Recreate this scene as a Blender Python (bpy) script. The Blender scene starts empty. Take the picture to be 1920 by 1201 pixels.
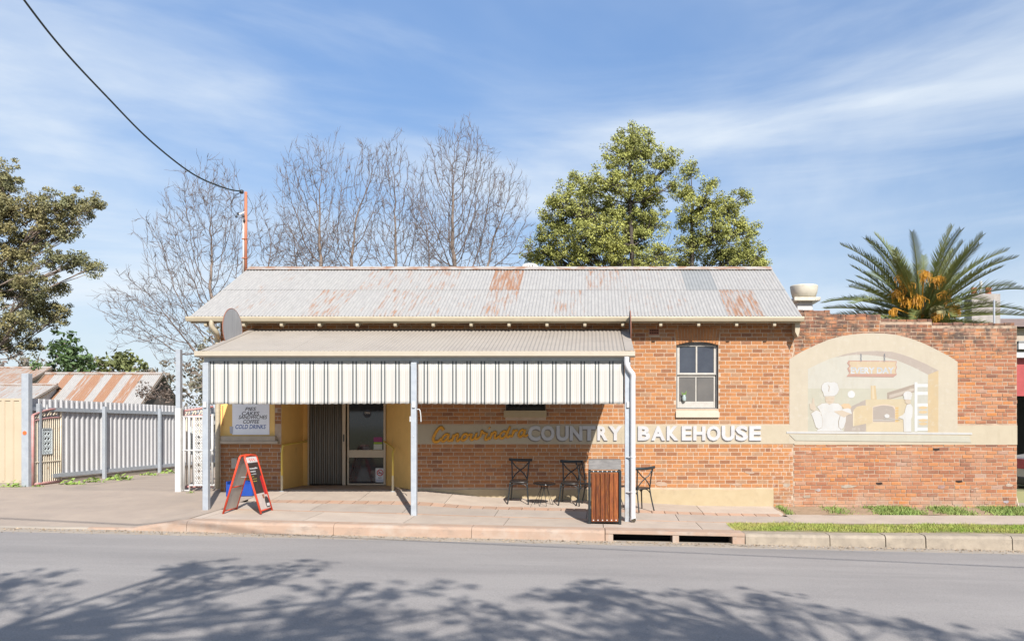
import bpy, math, random
import numpy as np
from mathutils import Vector, Matrix
R = math.radians
S = bpy.context.scene
COL = S.collection
# ------------------------------------------------------------------ camera
CX, HY, F, CZ = 1110.0, 800.0, 1500.0, 1.945
cam = bpy.data.cameras.new('camera'); camo = bpy.data.objects.new('camera', cam); COL.objects.link(camo)
camo.location = (0, 0, CZ); camo.rotation_euler = (R(90), 0, 0)
cam.sensor_width = 36; cam.lens = F / 1920 * 36
cam.shift_x = (960 - CX) / 1920; cam.shift_y = (HY - 600.5) / 1920
cam.clip_start = 0.1; cam.clip_end = 3000
S.camera = camo
# ------------------------------------------------------------------ light
SUN = Vector((-.377, 1, -.846)).normalized()
sl = bpy.data.lights.new('sun', 'SUN'); sl.energy = 5.0; sl.angle = R(0.53); sl.color = (1, .945, .87)
so = bpy.data.objects.new('sun', sl); COL.objects.link(so); so.rotation_euler = SUN.to_track_quat('-Z', 'Y').to_euler()
so.location = (8, -20, 20)
W = bpy.data.worlds.new('World'); S.world = W; W.use_nodes = True
nt = W.node_tree; nt.nodes.clear()
def wn(t, **k):
    n = nt.nodes.new(t)
    for a, b in k.items(): setattr(n, a, b)
    return n
sky = wn('ShaderNodeTexSky', sky_type='NISHITA', sun_disc=False)
sky.sun_elevation = math.asin(-SUN.z); sky.sun_rotation = math.atan2(-SUN.x, -SUN.y)
sky.altitude = 300; sky.air_density = 1.0; sky.dust_density = 0.6; sky.ozone_density = 1.6
tc = wn('ShaderNodeTexCoord'); sep = wn('ShaderNodeSeparateXYZ'); nt.links.new(tc.outputs['Generated'], sep.inputs[0])
zc = wn('ShaderNodeMath', operation='MAXIMUM'); nt.links.new(sep.outputs['Z'], zc.inputs[0]); zc.inputs[1].default_value = .0
za = wn('ShaderNodeMath', operation='ADD'); nt.links.new(zc.outputs[0], za.inputs[0]); za.inputs[1].default_value = .16
dv = wn('ShaderNodeVectorMath', operation='DIVIDE'); cb = wn('ShaderNodeCombineXYZ')
for i in range(3): nt.links.new(za.outputs[0], cb.inputs[i])
nt.links.new(tc.outputs['Generated'], dv.inputs[0]); nt.links.new(cb.outputs[0], dv.inputs[1])
def cloud(rot, sc, scale, lo, hi, seed, det=7, dist=.6):
    mp = wn('ShaderNodeMapping'); mp.inputs['Rotation'].default_value = (0, R(rot), 0); mp.inputs['Scale'].default_value = sc
    mp.inputs['Location'].default_value = (seed, seed * 1.7, 0)
    nt.links.new(tc.outputs['Generated'], mp.inputs[0])
    nz = wn('ShaderNodeTexNoise'); nz.inputs['Scale'].default_value = scale; nz.inputs['Detail'].default_value = det
    nz.inputs['Roughness'].default_value = .55; nz.inputs['Distortion'].default_value = dist
    nt.links.new(mp.outputs[0], nz.inputs['Vector'])
    mr = wn('ShaderNodeMapRange', interpolation_type='SMOOTHSTEP'); mr.inputs[1].default_value = lo; mr.inputs[2].default_value = hi
    nt.links.new(nz.outputs['Fac'], mr.inputs[0]); return mr.outputs[0]
c1 = cloud(-24, (.9, .9, 4.2), 1.5, .44, .78, 7.37)
c2 = cloud(52, (1.0, 1.0, 5.0), 1.6, .46, .80, 21.1, 9, .8)
c3 = cloud(-10, (1, 1, 2.0), 1.2, .40, .72, 14.6, 6, .4)
mx = wn('ShaderNodeMath', operation='MULTIPLY_ADD'); nt.links.new(c2, mx.inputs[0]); mx.inputs[1].default_value = .45; nt.links.new(c1, mx.inputs[2])
mx2 = wn('ShaderNodeMath', operation='MULTIPLY_ADD'); nt.links.new(c3, mx2.inputs[0]); mx2.inputs[1].default_value = .55; nt.links.new(mx.outputs[0], mx2.inputs[2])
hz = wn('ShaderNodeMapRange'); nt.links.new(sep.outputs['Z'], hz.inputs[0]); hz.inputs[1].default_value = 0; hz.inputs[2].default_value = .3
hz.inputs[3].default_value = .50; hz.inputs[4].default_value = .0
ad = wn('ShaderNodeMath', operation='MULTIPLY_ADD', use_clamp=True); nt.links.new(mx2.outputs[0], ad.inputs[0]); ad.inputs[1].default_value = .78
nt.links.new(hz.outputs[0], ad.inputs[2])
mixc = wn('ShaderNodeMix', data_type='RGBA'); nt.links.new(ad.outputs[0], mixc.inputs['Factor'])
hm = wn('ShaderNodeMapRange'); nt.links.new(sep.outputs['Z'], hm.inputs[0]); hm.inputs[1].default_value = 0; hm.inputs[2].default_value = .5; hm.inputs[3].default_value = .55; hm.inputs[4].default_value = 1.48
sb = wn('ShaderNodeMix', data_type='RGBA', blend_type='MULTIPLY'); sb.inputs['Factor'].default_value = 1; nt.links.new(sky.outputs[0], sb.inputs['A']); sb.inputs['B'].default_value = (.96, 1.02, 1.09, 1)
ss = wn('ShaderNodeVectorMath', operation='SCALE'); nt.links.new(sb.outputs['Result'], ss.inputs[0]); nt.links.new(hm.outputs[0], ss.inputs['Scale'])
nt.links.new(ss.outputs[0], mixc.inputs['A']); mixc.inputs['B'].default_value = (6.3, 6.9, 7.5, 1)
bg = wn('ShaderNodeBackground'); bg.inputs[1].default_value = .085; nt.links.new(mixc.outputs['Result'], bg.inputs[0])
wo = wn('ShaderNodeOutputWorld'); nt.links.new(bg.outputs[0], wo.inputs[0])
S.view_settings.view_transform = 'Standard'; S.view_settings.look = 'None'; S.view_settings.gamma = 1
S.view_settings.use_curve_mapping = False; S.view_settings.exposure = 0.66
rnd = random.Random(7)
# ------------------------------------------------------------------ helpers
def P(px, py, d): return Vector(((px - CX) / F * d, d, CZ + (HY - py) / F * d))
YW = 17.3
def WX(px, d=YW): return (px - CX) / F * d
def WZ(py, d=YW): return CZ + (HY - py) / F * d
MATS = {}
def mat(name, c1, c2=None, scale=6., rough=.75, bump=0., bscale=40., metal=0., stretch=(1, 1, 1), pos=False, lo=.35, hi=.65, spec=.4, trans=0., alpha=1., tone=0.):
    """procedural surface: two colours mixed by noise, fine bump, optional per-vertex 'tone' brightness"""
    if name in MATS: return MATS[name]
    m = bpy.data.materials.new(name); m.use_nodes = True; t = m.node_tree; b = t.nodes['Principled BSDF']
    b.inputs['Roughness'].default_value = rough; b.inputs['Metallic'].default_value = metal
    b.inputs['Specular IOR Level'].default_value = spec
    if pos: g = t.nodes.new('ShaderNodeNewGeometry'); vec = g.outputs['Position']
    else: g = t.nodes.new('ShaderNodeTexCoord'); vec = g.outputs['Object']
    mp = t.nodes.new('ShaderNodeMapping'); mp.inputs['Scale'].default_value = stretch; t.links.new(vec, mp.inputs[0])
    nz = t.nodes.new('ShaderNodeTexNoise'); nz.inputs['Scale'].default_value = scale; nz.inputs['Detail'].default_value = 8; nz.inputs['Roughness'].default_value = .6
    t.links.new(mp.outputs[0], nz.inputs['Vector'])
    mr = t.nodes.new('ShaderNodeMapRange'); mr.inputs[1].default_value = lo; mr.inputs[2].default_value = hi; t.links.new(nz.outputs['Fac'], mr.inputs[0])
    mx = t.nodes.new('ShaderNodeMix'); mx.data_type = 'RGBA'; mx.name = 'colmix'; t.links.new(mr.outputs[0], mx.inputs['Factor'])
    if c2 is None: c2 = tuple(v * .8 for v in c1)
    mx.inputs['A'].default_value = (*c1, 1); mx.inputs['B'].default_value = (*c2, 1)
    out = mx.outputs['Result']
    if tone:
        at = t.nodes.new('ShaderNodeAttribute'); at.attribute_name = 'tone'
        m2 = t.nodes.new('ShaderNodeMapRange'); m2.inputs[3].default_value = 1 - tone; m2.inputs[4].default_value = 1 + tone; t.links.new(at.outputs['Fac'], m2.inputs[0])
        hs = t.nodes.new('ShaderNodeVectorMath'); hs.operation = 'SCALE'; t.links.new(out, hs.inputs[0]); t.links.new(m2.outputs[0], hs.inputs['Scale']); out = hs.outputs[0]
    t.links.new(out, b.inputs['Base Color'])
    if bump:
        n2 = t.nodes.new('ShaderNodeTexNoise'); n2.inputs['Scale'].default_value = bscale; n2.inputs['Detail'].default_value = 5; t.links.new(mp.outputs[0], n2.inputs['Vector'])
        bp = t.nodes.new('ShaderNodeBump'); bp.inputs['Strength'].default_value = bump; bp.inputs['Distance'].default_value = .01
        t.links.new(n2.outputs['Fac'], bp.inputs['Height']); t.links.new(bp.outputs[0], b.inputs['Normal'])
    if trans: b.inputs['Transmission Weight'].default_value = trans
    if alpha < 1: b.inputs['Alpha'].default_value = alpha
    MATS[name] = m; return m
def addmix(m, color, lo, hi, scale, stretch=(1, 1, 1), axis=None, a0=0, a1=1, detail=9, amount=1., pos=True):
    """stain layer: noise mask (optionally limited along a world axis) mixed over the base colour"""
    t = m.node_tree; b = t.nodes['Principled BSDF']; src = b.inputs['Base Color'].links[0].from_socket
    g = t.nodes.new('ShaderNodeNewGeometry'); mp = t.nodes.new('ShaderNodeMapping'); mp.inputs['Scale'].default_value = stretch
    t.links.new(g.outputs['Position'], mp.inputs[0])
    nz = t.nodes.new('ShaderNodeTexNoise'); nz.inputs['Scale'].default_value = scale; nz.inputs['Detail'].default_value = detail; nz.inputs['Roughness'].default_value = .65
    t.links.new(mp.outputs[0], nz.inputs['Vector'])
    mr = t.nodes.new('ShaderNodeMapRange'); mr.inputs[1].default_value = lo; mr.inputs[2].default_value = hi; mr.inputs[4].default_value = amount
    fac = nz.outputs['Fac']
    if axis is not None:
        sp = t.nodes.new('ShaderNodeSeparateXYZ'); t.links.new(g.outputs['Position'], sp.inputs[0])
        ma = t.nodes.new('ShaderNodeMapRange'); ma.interpolation_type = 'SMOOTHSTEP'; ma.inputs[1].default_value = a0; ma.inputs[2].default_value = a1
        ma.inputs[3].default_value = -.35; ma.inputs[4].default_value = 0
        t.links.new(sp.outputs[axis], ma.inputs[0])
        sm = t.nodes.new('ShaderNodeMath'); sm.operation = 'ADD'; t.links.new(fac, sm.inputs[0]); t.links.new(ma.outputs[0], sm.inputs[1]); fac = sm.outputs[0]
    t.links.new(fac, mr.inputs[0])
    mx = t.nodes.new('ShaderNodeMix'); mx.data_type = 'RGBA'; t.links.new(mr.outputs[0], mx.inputs['Factor']); t.links.new(src, mx.inputs['A']); mx.inputs['B'].default_value = (*color, 1)
    t.links.new(mx.outputs['Result'], b.inputs['Base Color'])
    return m
def link(name, me, parent=None):
    o = bpy.data.objects.new(name, me); COL.objects.link(o)
    if parent is not None:
        o.parent = parent
        if parent.type == 'EMPTY' and parent.get('_w'): o.matrix_parent_inverse = Matrix.Translation(-parent.location)
    return o
def thing(name, label, cat, loc=(0, 0, 0), group=None, world=True):
    o = bpy.data.objects.new(name, None); COL.objects.link(o); o.location = loc; o.empty_display_size = .2
    o['label'] = label; o['category'] = cat
    if group: o['group'] = group
    if world: o['_w'] = 1
    return o
def tag(o, label, cat, group=None):
    o['label'] = label; o['category'] = cat
    if group: o['group'] = group
    return o
def struct(o): o['kind'] = 'structure'; return o
class MB:
    def __init__(s): s.v = []; s.f = []; s.m = None
    def add(s, v, f):
        n = len(s.v); s.v += [tuple(p) for p in v]; s.f += [tuple(i + n for i in q) for q in f]; return s
    def box(s, x0, x1, y0, y1, z0, z1):
        return s.add([(x0, y0, z0), (x1, y0, z0), (x1, y1, z0), (x0, y1, z0), (x0, y0, z1), (x1, y0, z1), (x1, y1, z1), (x0, y1, z1)],
                     [(0, 3, 2, 1), (4, 5, 6, 7), (0, 1, 5, 4), (1, 2, 6, 5), (2, 3, 7, 6), (3, 0, 4, 7)])
    def bar(s, a, b, w, h, up=(0, 0, 1)):
        a = Vector(a); b = Vector(b); d = (b - a).normalized(); u = Vector(up)
        if abs(d.dot(u)) > .98: u = Vector((0, 1, 0))
        x = d.cross(u).normalized(); y = x.cross(d)
        v = [p + x * i * w / 2 + y * j * h / 2 for p in (a, b) for i, j in ((-1, -1), (1, -1), (1, 1), (-1, 1))]
        return s.add(v, [(0, 1, 2, 3), (7, 6, 5, 4), (0, 4, 5, 1), (1, 5, 6, 2), (2, 6, 7, 3), (3, 7, 4, 0)])
    def tube(s, pts, r, n=8, caps=True, flat=None):
        pts = [Vector(p) for p in pts]; rs = r if isinstance(r, (list, tuple)) else [r] * len(pts)
        rings = []; prev = None
        for i, p in enumerate(pts):
            d = (pts[min(i + 1, len(pts) - 1)] - pts[max(i - 1, 0)])
            d = d.normalized() if d.length > 1e-9 else Vector((0, 0, 1))
            if prev is None:
                u = Vector((0, 0, 1)) if abs(d.z) < .9 else Vector((1, 0, 0)); x = d.cross(u).normalized()
            else:
                x = prev - d * prev.dot(d); x = x.normalized() if x.length > 1e-6 else d.orthogonal().normalized()
            prev = x; y = d.cross(x)
            ring = []
            for k in range(n):
                a = 2 * math.pi * k / n; q = (x * math.cos(a) + y * math.sin(a)) * rs[i]
                if flat: q = Vector((q.x * flat[0], q.y * flat[1], q.z * flat[2]))
                ring.append(p + q)
            rings.append(ring)
        v = [q for ring in rings for q in ring]; f = []
        for i in range(len(pts) - 1):
            for k in range(n):
                f.append((i * n + k, i * n + (k + 1) % n, (i + 1) * n + (k + 1) % n, (i + 1) * n + k))
        if caps: f.append(tuple(reversed(range(n)))); f.append(tuple((len(pts) - 1) * n + k for k in range(n)))
        return s.add(v, f)
    def lathe(s, prof, c=(0, 0, 0), n=20):
        v = []; f = []
        for r, z in prof:
            for k in range(n): a = 2 * math.pi * k / n; v.append((c[0] + r * math.cos(a), c[1] + r * math.sin(a), c[2] + z))
        for i in range(len(prof) - 1):
            for k in range(n): f.append((i * n + k, i * n + (k + 1) % n, (i + 1) * n + (k + 1) % n, (i + 1) * n + k))
        f.append(tuple(reversed(range(n)))); f.append(tuple((len(prof) - 1) * n + k for k in range(n)))
        return s.add(v, f)
    def prism_xz(s, poly, y0, y1):
        n = len(poly); v = [(x, y0, z) for x, z in poly] + [(x, y1, z) for x, z in poly]
        a = sum(poly[i][0] * poly[(i + 1) % n][1] - poly[(i + 1) % n][0] * poly[i][1] for i in range(n))
        fr = tuple(range(n)) if a > 0 else tuple(reversed(range(n)))
        f = [fr, tuple(reversed([i + n for i in fr]))]
        for i in range(n):
            j = (i + 1) % n; q = (i, i + n, j + n, j); f.append(q if a > 0 else tuple(reversed(q)))
        return s.add(v, f)
    def build(s, name, m, parent=None, smooth=False, bevel=0):
        me = bpy.data.meshes.new(name); me.from_pydata(s.v, [], s.f); me.update()
        if m: me.materials.append(m)
        if smooth: me.polygons.foreach_set('use_smooth', [True] * len(me.polygons))
        o = link(name, me, parent)
        if bevel:
            b = o.modifiers.new('bevel', 'BEVEL'); b.width = bevel; b.segments = 2; b.limit_method = 'ANGLE'
        return o
def copy_tree(o, parent=None):
    c = o.copy(); COL.objects.link(c); c.parent = parent
    for ch in list(o.children): copy_tree(ch, c)
    return c
def np_mesh(name, verts, faces_n, loops, m, tone=None, parent=None, smooth=False):
    """fast mesh: verts Nx3, constant face size faces_n, flat loop indices"""
    me = bpy.data.meshes.new(name); nv = len(verts); nl = len(loops); nf = nl // faces_n
    me.vertices.add(nv); me.vertices.foreach_set('co', np.asarray(verts, np.float32).ravel())
    me.loops.add(nl); me.loops.foreach_set('vertex_index', np.asarray(loops, np.int32))
    me.polygons.add(nf); me.polygons.foreach_set('loop_start', np.arange(0, nl, faces_n, dtype=np.int32))
    me.update(calc_edges=True)
    if smooth: me.polygons.foreach_set('use_smooth', np.ones(nf, bool))
    if tone is not None:
        a = me.attributes.new('tone', 'FLOAT', 'POINT'); a.data.foreach_set('value', np.asarray(tone, np.float32))
    me.materials.append(m); return link(name, me, parent)
def crom(pts, n=6):
    pts = [Vector(p) for p in pts]; q = [pts[0]] + pts + [pts[-1]]; out = []
    for i in range(1, len(q) - 2):
        for k in range(n):
            t = k / n; a, b, c, d = q[i - 1], q[i], q[i + 1], q[i + 2]
            out.append(.5 * ((2 * b) + (c - a) * t + (2 * a - 5 * b + 4 * c - d) * t * t + (3 * b - a - 3 * c + d) * t ** 3))
    out.append(pts[-1]); return out
def text_mesh(name, body, extrude=.0, shear=0., offset=0.):
    cu = bpy.data.curves.new(name, 'FONT'); cu.body = body; cu.extrude = extrude; cu.shear = shear; cu.offset = offset; cu.resolution_u = 3
    ob = bpy.data.objects.new(name, cu); COL.objects.link(ob)
    me = bpy.data.meshes.new_from_object(ob.evaluated_get(bpy.context.evaluated_depsgraph_get())); me.name = name
    bpy.data.objects.remove(ob); bpy.data.curves.remove(cu); return me
def text_fit(name, body, box, m, parent, axes, depth=.001, shear=0., offset=0., thick=None):
    """fit text into box (x0,x1,y0,y1); axes(u,v,w) -> world point, w = towards the viewer"""
    me = text_mesh(name, body, .05, shear, offset)
    co = np.zeros(len(me.vertices) * 3, np.float32); me.vertices.foreach_get('co', co); co = co.reshape(-1, 3)
    lo = co.min(0); hi = co.max(0); x0, x1, y0, y1 = box
    u = x0 + (co[:, 0] - lo[0]) / (hi[0] - lo[0]) * (x1 - x0); v = y0 + (co[:, 1] - lo[1]) / (hi[1] - lo[1]) * (y1 - y0)
    w = (co[:, 2] - lo[2]) / (hi[2] - lo[2]) * (thick or depth)
    out = np.array([axes(a, b, c) for a, b, c in zip(u, v, w)], np.float32)
    me.vertices.foreach_set('co', out.ravel()); me.update(); me.materials.clear(); me.materials.append(m)
    return link(name, me, parent)
# ------------------------------------------------------------------ ground heights
def zroad(x, y):
    xx = max(-14, min(14, x)); c = max(0, min(13.4 - y, y - 3.2, 4.5)); return -.0224 * xx + .018 * c
GX = [-13, -9, -7.9, -7.1, -3.6, -2.4, .7, 2.5, 4.2, 10]
GY = [13.7, 15.0, 16.2, 17.3]
GZ = [[.27, .23, .215, .349, .271, .244, .174, .134, .105, .06],
      [.40, .38, .39, .395, .30, .26, .18, .14, .115, .09],
      [.47, .46, .47, .47, .43, .34, .27, .20, .17, .15],
      [.585, .545, .55, .584, .584, .44, .33, .24, .235, .215]]
def zp(x, y):
    x = max(GX[0], min(GX[-1], x)); y = max(GY[0], min(GY[-1], y))
    i = max(k for k in range(len(GX) - 1) if GX[k] <= x); j = max(k for k in range(len(GY) - 1) if GY[k] <= y)
    u = (x - GX[i]) / (GX[i + 1] - GX[i]); v = (y - GY[j]) / (GY[j + 1] - GY[j])
    return (GZ[j][i] * (1 - u) + GZ[j][i + 1] * u) * (1 - v) + (GZ[j + 1][i] * (1 - u) + GZ[j + 1][i + 1] * u) * v
def sheet(name, xs, ys, zf, m, parent=None, thick=0):
    mb = MB(); nx = len(xs); v = [(x, y, zf(x, y)) for y in ys for x in xs]
    f = [(j * nx + i, j * nx + i + 1, (j + 1) * nx + i + 1, (j + 1) * nx + i) for j in range(len(ys) - 1) for i in range(nx - 1)]
    mb.add(v, f)
    if thick:
        b = [j * nx for j in range(len(ys))]; ring = list(range(nx)) + [j * nx + nx - 1 for j in range(1, len(ys))] + [(len(ys) - 1) * nx + i for i in range(nx - 2, -1, -1)] + [j * nx for j in range(len(ys) - 2, 0, -1)]
        n0 = len(mb.v); mb.v += [(mb.v[i][0], mb.v[i][1], mb.v[i][2] - thick) for i in ring]; L = len(ring)
        for k in range(L): mb.f.append((ring[k], n0 + k, n0 + (k + 1) % L, ring[(k + 1) % L]))
    return mb.build(name, m, parent)
def lin(a, b, n): return [a + (b - a) * i / n for i in range(n + 1)]
# ------------------------------------------------------------------ materials
asphalt = mat('asphalt', (.255, .238, .226), (.21, .196, .188), scale=.9, rough=.9, bump=.5, bscale=90, pos=True, stretch=(.35, 1, 1))
addmix(asphalt, (.36, .345, .33), .52, .72, 70, detail=3, amount=.6)
addmix(asphalt, (.14, .137, .135), .54, .72, .5, stretch=(.10, 1.2, 1), amount=.5)
addmix(asphalt, (.33, .31, .29), .56, .74, .7, stretch=(.15, 1.0, 1), amount=.45)
addmix(asphalt, (.11, .107, .105), .56, .70, 55, detail=3, amount=.65)
concrete = mat('path_concrete', (.41, .345, .285), (.355, .295, .245), scale=2.2, rough=.9, bump=.25, bscale=70, pos=True, tone=.08)
addmix(concrete, (.26, .22, .19), .56, .75, 1.3, amount=.5); addmix(concrete, (.25, .21, .18), .64, .70, 14, amount=.6)
concrete2 = mat('path_concrete_grey', (.355, .305, .26), (.31, .265, .228), scale=2.2, rough=.9, bump=.25, bscale=70, pos=True, tone=.08)
addmix(concrete2, (.24, .205, .18), .56, .75, 1.6, amount=.5)
pinkconc = mat('kerb_salmon_concrete', (.355, .245, .18), (.31, .225, .17), scale=3, rough=.9, bump=.35, bscale=60, pos=True)
addmix(pinkconc, (.36, .30, .25), .50, .66, 2.4, amount=.75); addmix(pinkconc, (.19, .155, .13), .56, .72, 3.5, stretch=(1, 1, 2), amount=.65)
greyconc = mat('old_kerb_concrete', (.32, .27, .21), (.23, .195, .155), scale=4, rough=.95, bump=.5, bscale=50, pos=True)
addmix(greyconc, (.16, .14, .11), .56, .72, 7, amount=.6)
gutconc = mat('gutter_concrete', (.33, .285, .235), (.25, .22, .185), scale=3, rough=.9, bump=.3, pos=True, stretch=(.4, 2, 1))
drivem = mat('driveway_concrete', (.325, .265, .215), (.28, .23, .19), scale=1.6, rough=.9, bump=.3, bscale=60, pos=True)
addmix(drivem, (.22, .19, .165), .54, .74, 1.1, amount=.6)
paverm = mat('terracotta_paver', (.38, .235, .16), (.36, .26, .20), scale=5, rough=.9, bump=.3, pos=True, tone=.12)
soil = mat('bare_soil', (.30, .21, .14), (.22, .16, .10), scale=8, rough=1, bump=.8, bscale=40, pos=True)
turf = mat('turf_base', (.14, .15, .05), (.25, .19, .12), scale=6, rough=1, bump=.6, pos=True)
dirtyard = mat('yard_ground', (.22, .20, .11), (.16, .17, .07), scale=.6, rough=1, bump=.5, pos=True)
cream_paint = mat('cream_render', (.78, .50, .17), (.73, .465, .155), scale=4, rough=.8, bump=.1, bscale=50, pos=True)
addmix(cream_paint, (.36, .25, .10), .58, .78, 3, amount=.5)
plinthm = mat('plinth_render', (.39, .315, .20), (.36, .285, .175), scale=4, rough=.85, bump=.15, pos=True)
addmix(plinthm, (.30, .23, .15), .56, .74, 5, amount=.6)
bandm = mat('painted_band', (.375, .325, .24), (.35, .30, .22), scale=3, rough=.7, bump=.12, bscale=20, pos=True)
yellow_rail = mat('yellow_rail_paint', (.72, .52, .10), (.66, .48, .1), rough=.45)
galv = mat('galvanised_steel', (.42, .45, .48), (.36, .39, .43), scale=9, rough=.5, metal=.35)
whitep = mat('white_paint', (.52, .52, .515), (.46, .455, .44), scale=5, rough=.5)
pvc = mat('white_pvc', (.50, .50, .51), (.47, .47, .48), scale=4, rough=.35)
creamtrim = mat('cream_trim', (.40, .35, .255), (.36, .305, .22), scale=5, rough=.5, pos=True, stretch=(1, 1, 4))
addmix(creamtrim, (.25, .21, .14), .58, .76, 5, stretch=(.5, 1, 3), amount=.6)
creamsteel = mat('cream_colour_steel', (.315, .28, .24), (.29, .257, .22), scale=2, rough=.5, pos=True)
addmix(creamsteel, (.24, .21, .18), .56, .76, 2, stretch=(1, 1, 1), amount=.5)
black_metal = mat('black_powder_coat', (.012, .016, .018), (.02, .024, .026), rough=.38, spec=.5)
darkgrey = mat('dark_grey_plastic', (.03, .03, .032), rough=.5)
glass_dark = mat('dark_window_glass', (.012, .014, .018), (.02, .022, .026), scale=2, rough=.06, spec=.6)
glass_grey = mat('grey_curtained_glass', (.13, .12, .11), (.10, .095, .09), scale=2, rough=.12, spec=.6)
mortar_new = mat('mortar_pale', (.46, .355, .265), (.39, .29, .21), scale=8, rough=.95, bump=.3, pos=True)
mortar_old = mat('mortar_old', (.40, .30, .22), (.31, .23, .17), scale=6, rough=.95, bump=.5, pos=True)
def brickmat(name, ramp):
    m = mat(name, (.5, .5, .5), (.4, .4, .4), scale=25, rough=.88, bump=.35, bscale=90, pos=True, lo=.3, hi=.7)
    t = m.node_tree; b = t.nodes['Principled BSDF']
    at = t.nodes.new('ShaderNodeAttribute'); at.attribute_name = 'tone'; cr = t.nodes.new('ShaderNodeValToRGB'); t.links.new(at.outputs['Fac'], cr.inputs[0])
    el = cr.color_ramp.elements
    while len(el) < len(ramp): el.new(.5)
    for e, (p, c) in zip(el, ramp): e.position = p; e.color = (*c, 1)
    mu = t.nodes.new('ShaderNodeMix'); mu.data_type = 'RGBA'; mu.blend_type = 'MULTIPLY'; mu.inputs['Factor'].default_value = 1
    cmx = t.nodes['colmix']; cmx.inputs['A'].default_value = (1.06, 1.06, 1.06, 1); cmx.inputs['B'].default_value = (.84, .82, .80, 1)
    t.links.new(cr.outputs[0], mu.inputs['A']); t.links.new(cmx.outputs['Result'], mu.inputs['B']); t.links.new(mu.outputs['Result'], b.inputs['Base Color'])
    return m
brick_new = brickmat('brick_orange_red', [(0, (.22, .10, .055)), (.12, (.31, .135, .058)), (.5, (.365, .16, .062)), (.85, (.40, .185, .075)), (1, (.31, .185, .11))])
addmix(brick_new, (.45, .33, .27), .53, .66, 9, axis=0, a0=2.7, a1=4.2, amount=.75)
addmix(brick_new, (.27, .13, .065), .50, .70, 1.3, amount=.6)
addmix(brick_new, (.20, .115, .07), .52, .66, 6, amount=.45)
brick_old = brickmat('brick_weathered', [(0, (.18, .085, .055)), (.2, (.28, .115, .062)), (.45, (.33, .145, .075)), (.72, (.37, .165, .078)), (.9, (.42, .165, .05)), (1, (.32, .20, .15))])
addmix(brick_old, (.40, .31, .25), .63, .69, 4.5, amount=.7)
addmix(brick_old, (.36, .235, .165), .50, .70, 1.1, amount=.6)
addmix(brick_old, (.06, .045, .038), .40, .60, 4.5, axis=2, a0=CZ + .9, a1=CZ + 2.0, amount=.88)
addmix(bandm, (.27, .225, .155), .56, .74, 3, stretch=(3, 1, .5), amount=.45)
addmix(brick_new, (.20, .125, .08), .40, .62, 3, axis=2, a0=.95, a1=.40, amount=.55)
addmix(brick_old, (.36, .27, .205), .40, .62, 2.5, axis=2, a0=.95, a1=.30, amount=.6)
addmix(galv, (.24, .225, .20), .42, .66, 6, axis=2, a0=1.1, a1=.3, amount=.6)
addmix(mortar_old, (.06, .045, .035), .46, .62, 5, axis=2, a0=CZ + 1.2, a1=CZ + 2.2, amount=.8)
# rusty galvanised roof sheets: object colour R drives rust amount
def roofmat(name, base, base2, rustscale):
    m = bpy.data.materials.new(name); m.use_nodes = True; t = m.node_tree; b = t.nodes['Principled BSDF']; N = t.nodes.new
    b.inputs['Roughness'].default_value = .6; b.inputs['Metallic'].default_value = .0
    g = N('ShaderNodeNewGeometry'); oi = N('ShaderNodeObjectInfo'); sp = N('ShaderNodeSeparateColor'); t.links.new(oi.outputs['Color'], sp.inputs[0])
    def noise(sc, st, det=8):
        mp = N('ShaderNodeMapping'); mp.inputs['Scale'].default_value = st; t.links.new(g.outputs['Position'], mp.inputs[0])
        nz = N('ShaderNodeTexNoise'); nz.inputs['Scale'].default_value = sc; nz.inputs['Detail'].default_value = det; nz.inputs['Roughness'].default_value = .65; t.links.new(mp.outputs[0], nz.inputs['Vector']); return nz.outputs['Fac']
    def mix(f, a, bcol):
        x = N('ShaderNodeMix'); x.data_type = 'RGBA'; t.links.new(f, x.inputs['Factor'])
        if isinstance(a, tuple): x.inputs['A'].default_value = (*a, 1)
        else: t.links.new(a, x.inputs['A'])
        if isinstance(bcol, tuple): x.inputs['B'].default_value = (*bcol, 1)
        else: t.links.new(bcol, x.inputs['B'])
        return x.outputs['Result']
    def rng(s, lo, hi, o=1.):
        r = N('ShaderNodeMapRange'); r.inputs[1].default_value = lo; r.inputs[2].default_value = hi; r.inputs[4].default_value = o; t.links.new(s, r.inputs[0]); return r.outputs[0]
    base_c = mix(rng(noise(3, (4, 1, 1)), .35, .65), base, base2)
    base_c = mix(rng(noise(9, (5, .6, .6)), .48, .72, .65), base_c, tuple(v * .62 for v in base))
    rn = noise(rustscale * 1.5, (5.5, .55, .55)); fine = noise(22, (2, 1, 1), 4)
    a1 = N('ShaderNodeMath'); a1.operation = 'MULTIPLY_ADD'; t.links.new(sp.outputs[0], a1.inputs[0]); a1.inputs[1].default_value = .55; t.links.new(rn, a1.inputs[2])
    a2 = N('ShaderNodeMath'); a2.operation = 'MULTIPLY_ADD'; t.links.new(fine, a2.inputs[0]); a2.inputs[1].default_value = .35; t.links.new(a1.outputs[0], a2.inputs[2])
    rc = mix(rng(fine, .35, .65), (.22, .08, .028), (.29, .145, .065))
    col = mix(rng(a2.outputs[0], .90, 1.06, .85), base_c, rc)
    t.links.new(col, b.inputs['Base Color']); return m
roof_galv = roofmat('weathered_galvanised_iron', (.325, .315, .30), (.28, .272, .262), 2.0)
roof_new = mat('newer_galvanised_sheet', (.245, .25, .247), (.22, .226, .224), scale=5, rough=.5, pos=True)
rust_cap = mat('rusty_ridge_cap', (.32, .30, .28), (.24, .125, .07), scale=4, rough=.6, pos=True, stretch=(1, 3, 3), lo=.45, hi=.62)
orange_pole = mat('orange_pole_paint', (.42, .14, .07), (.36, .14, .085), scale=8, rough=.6)
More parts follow.
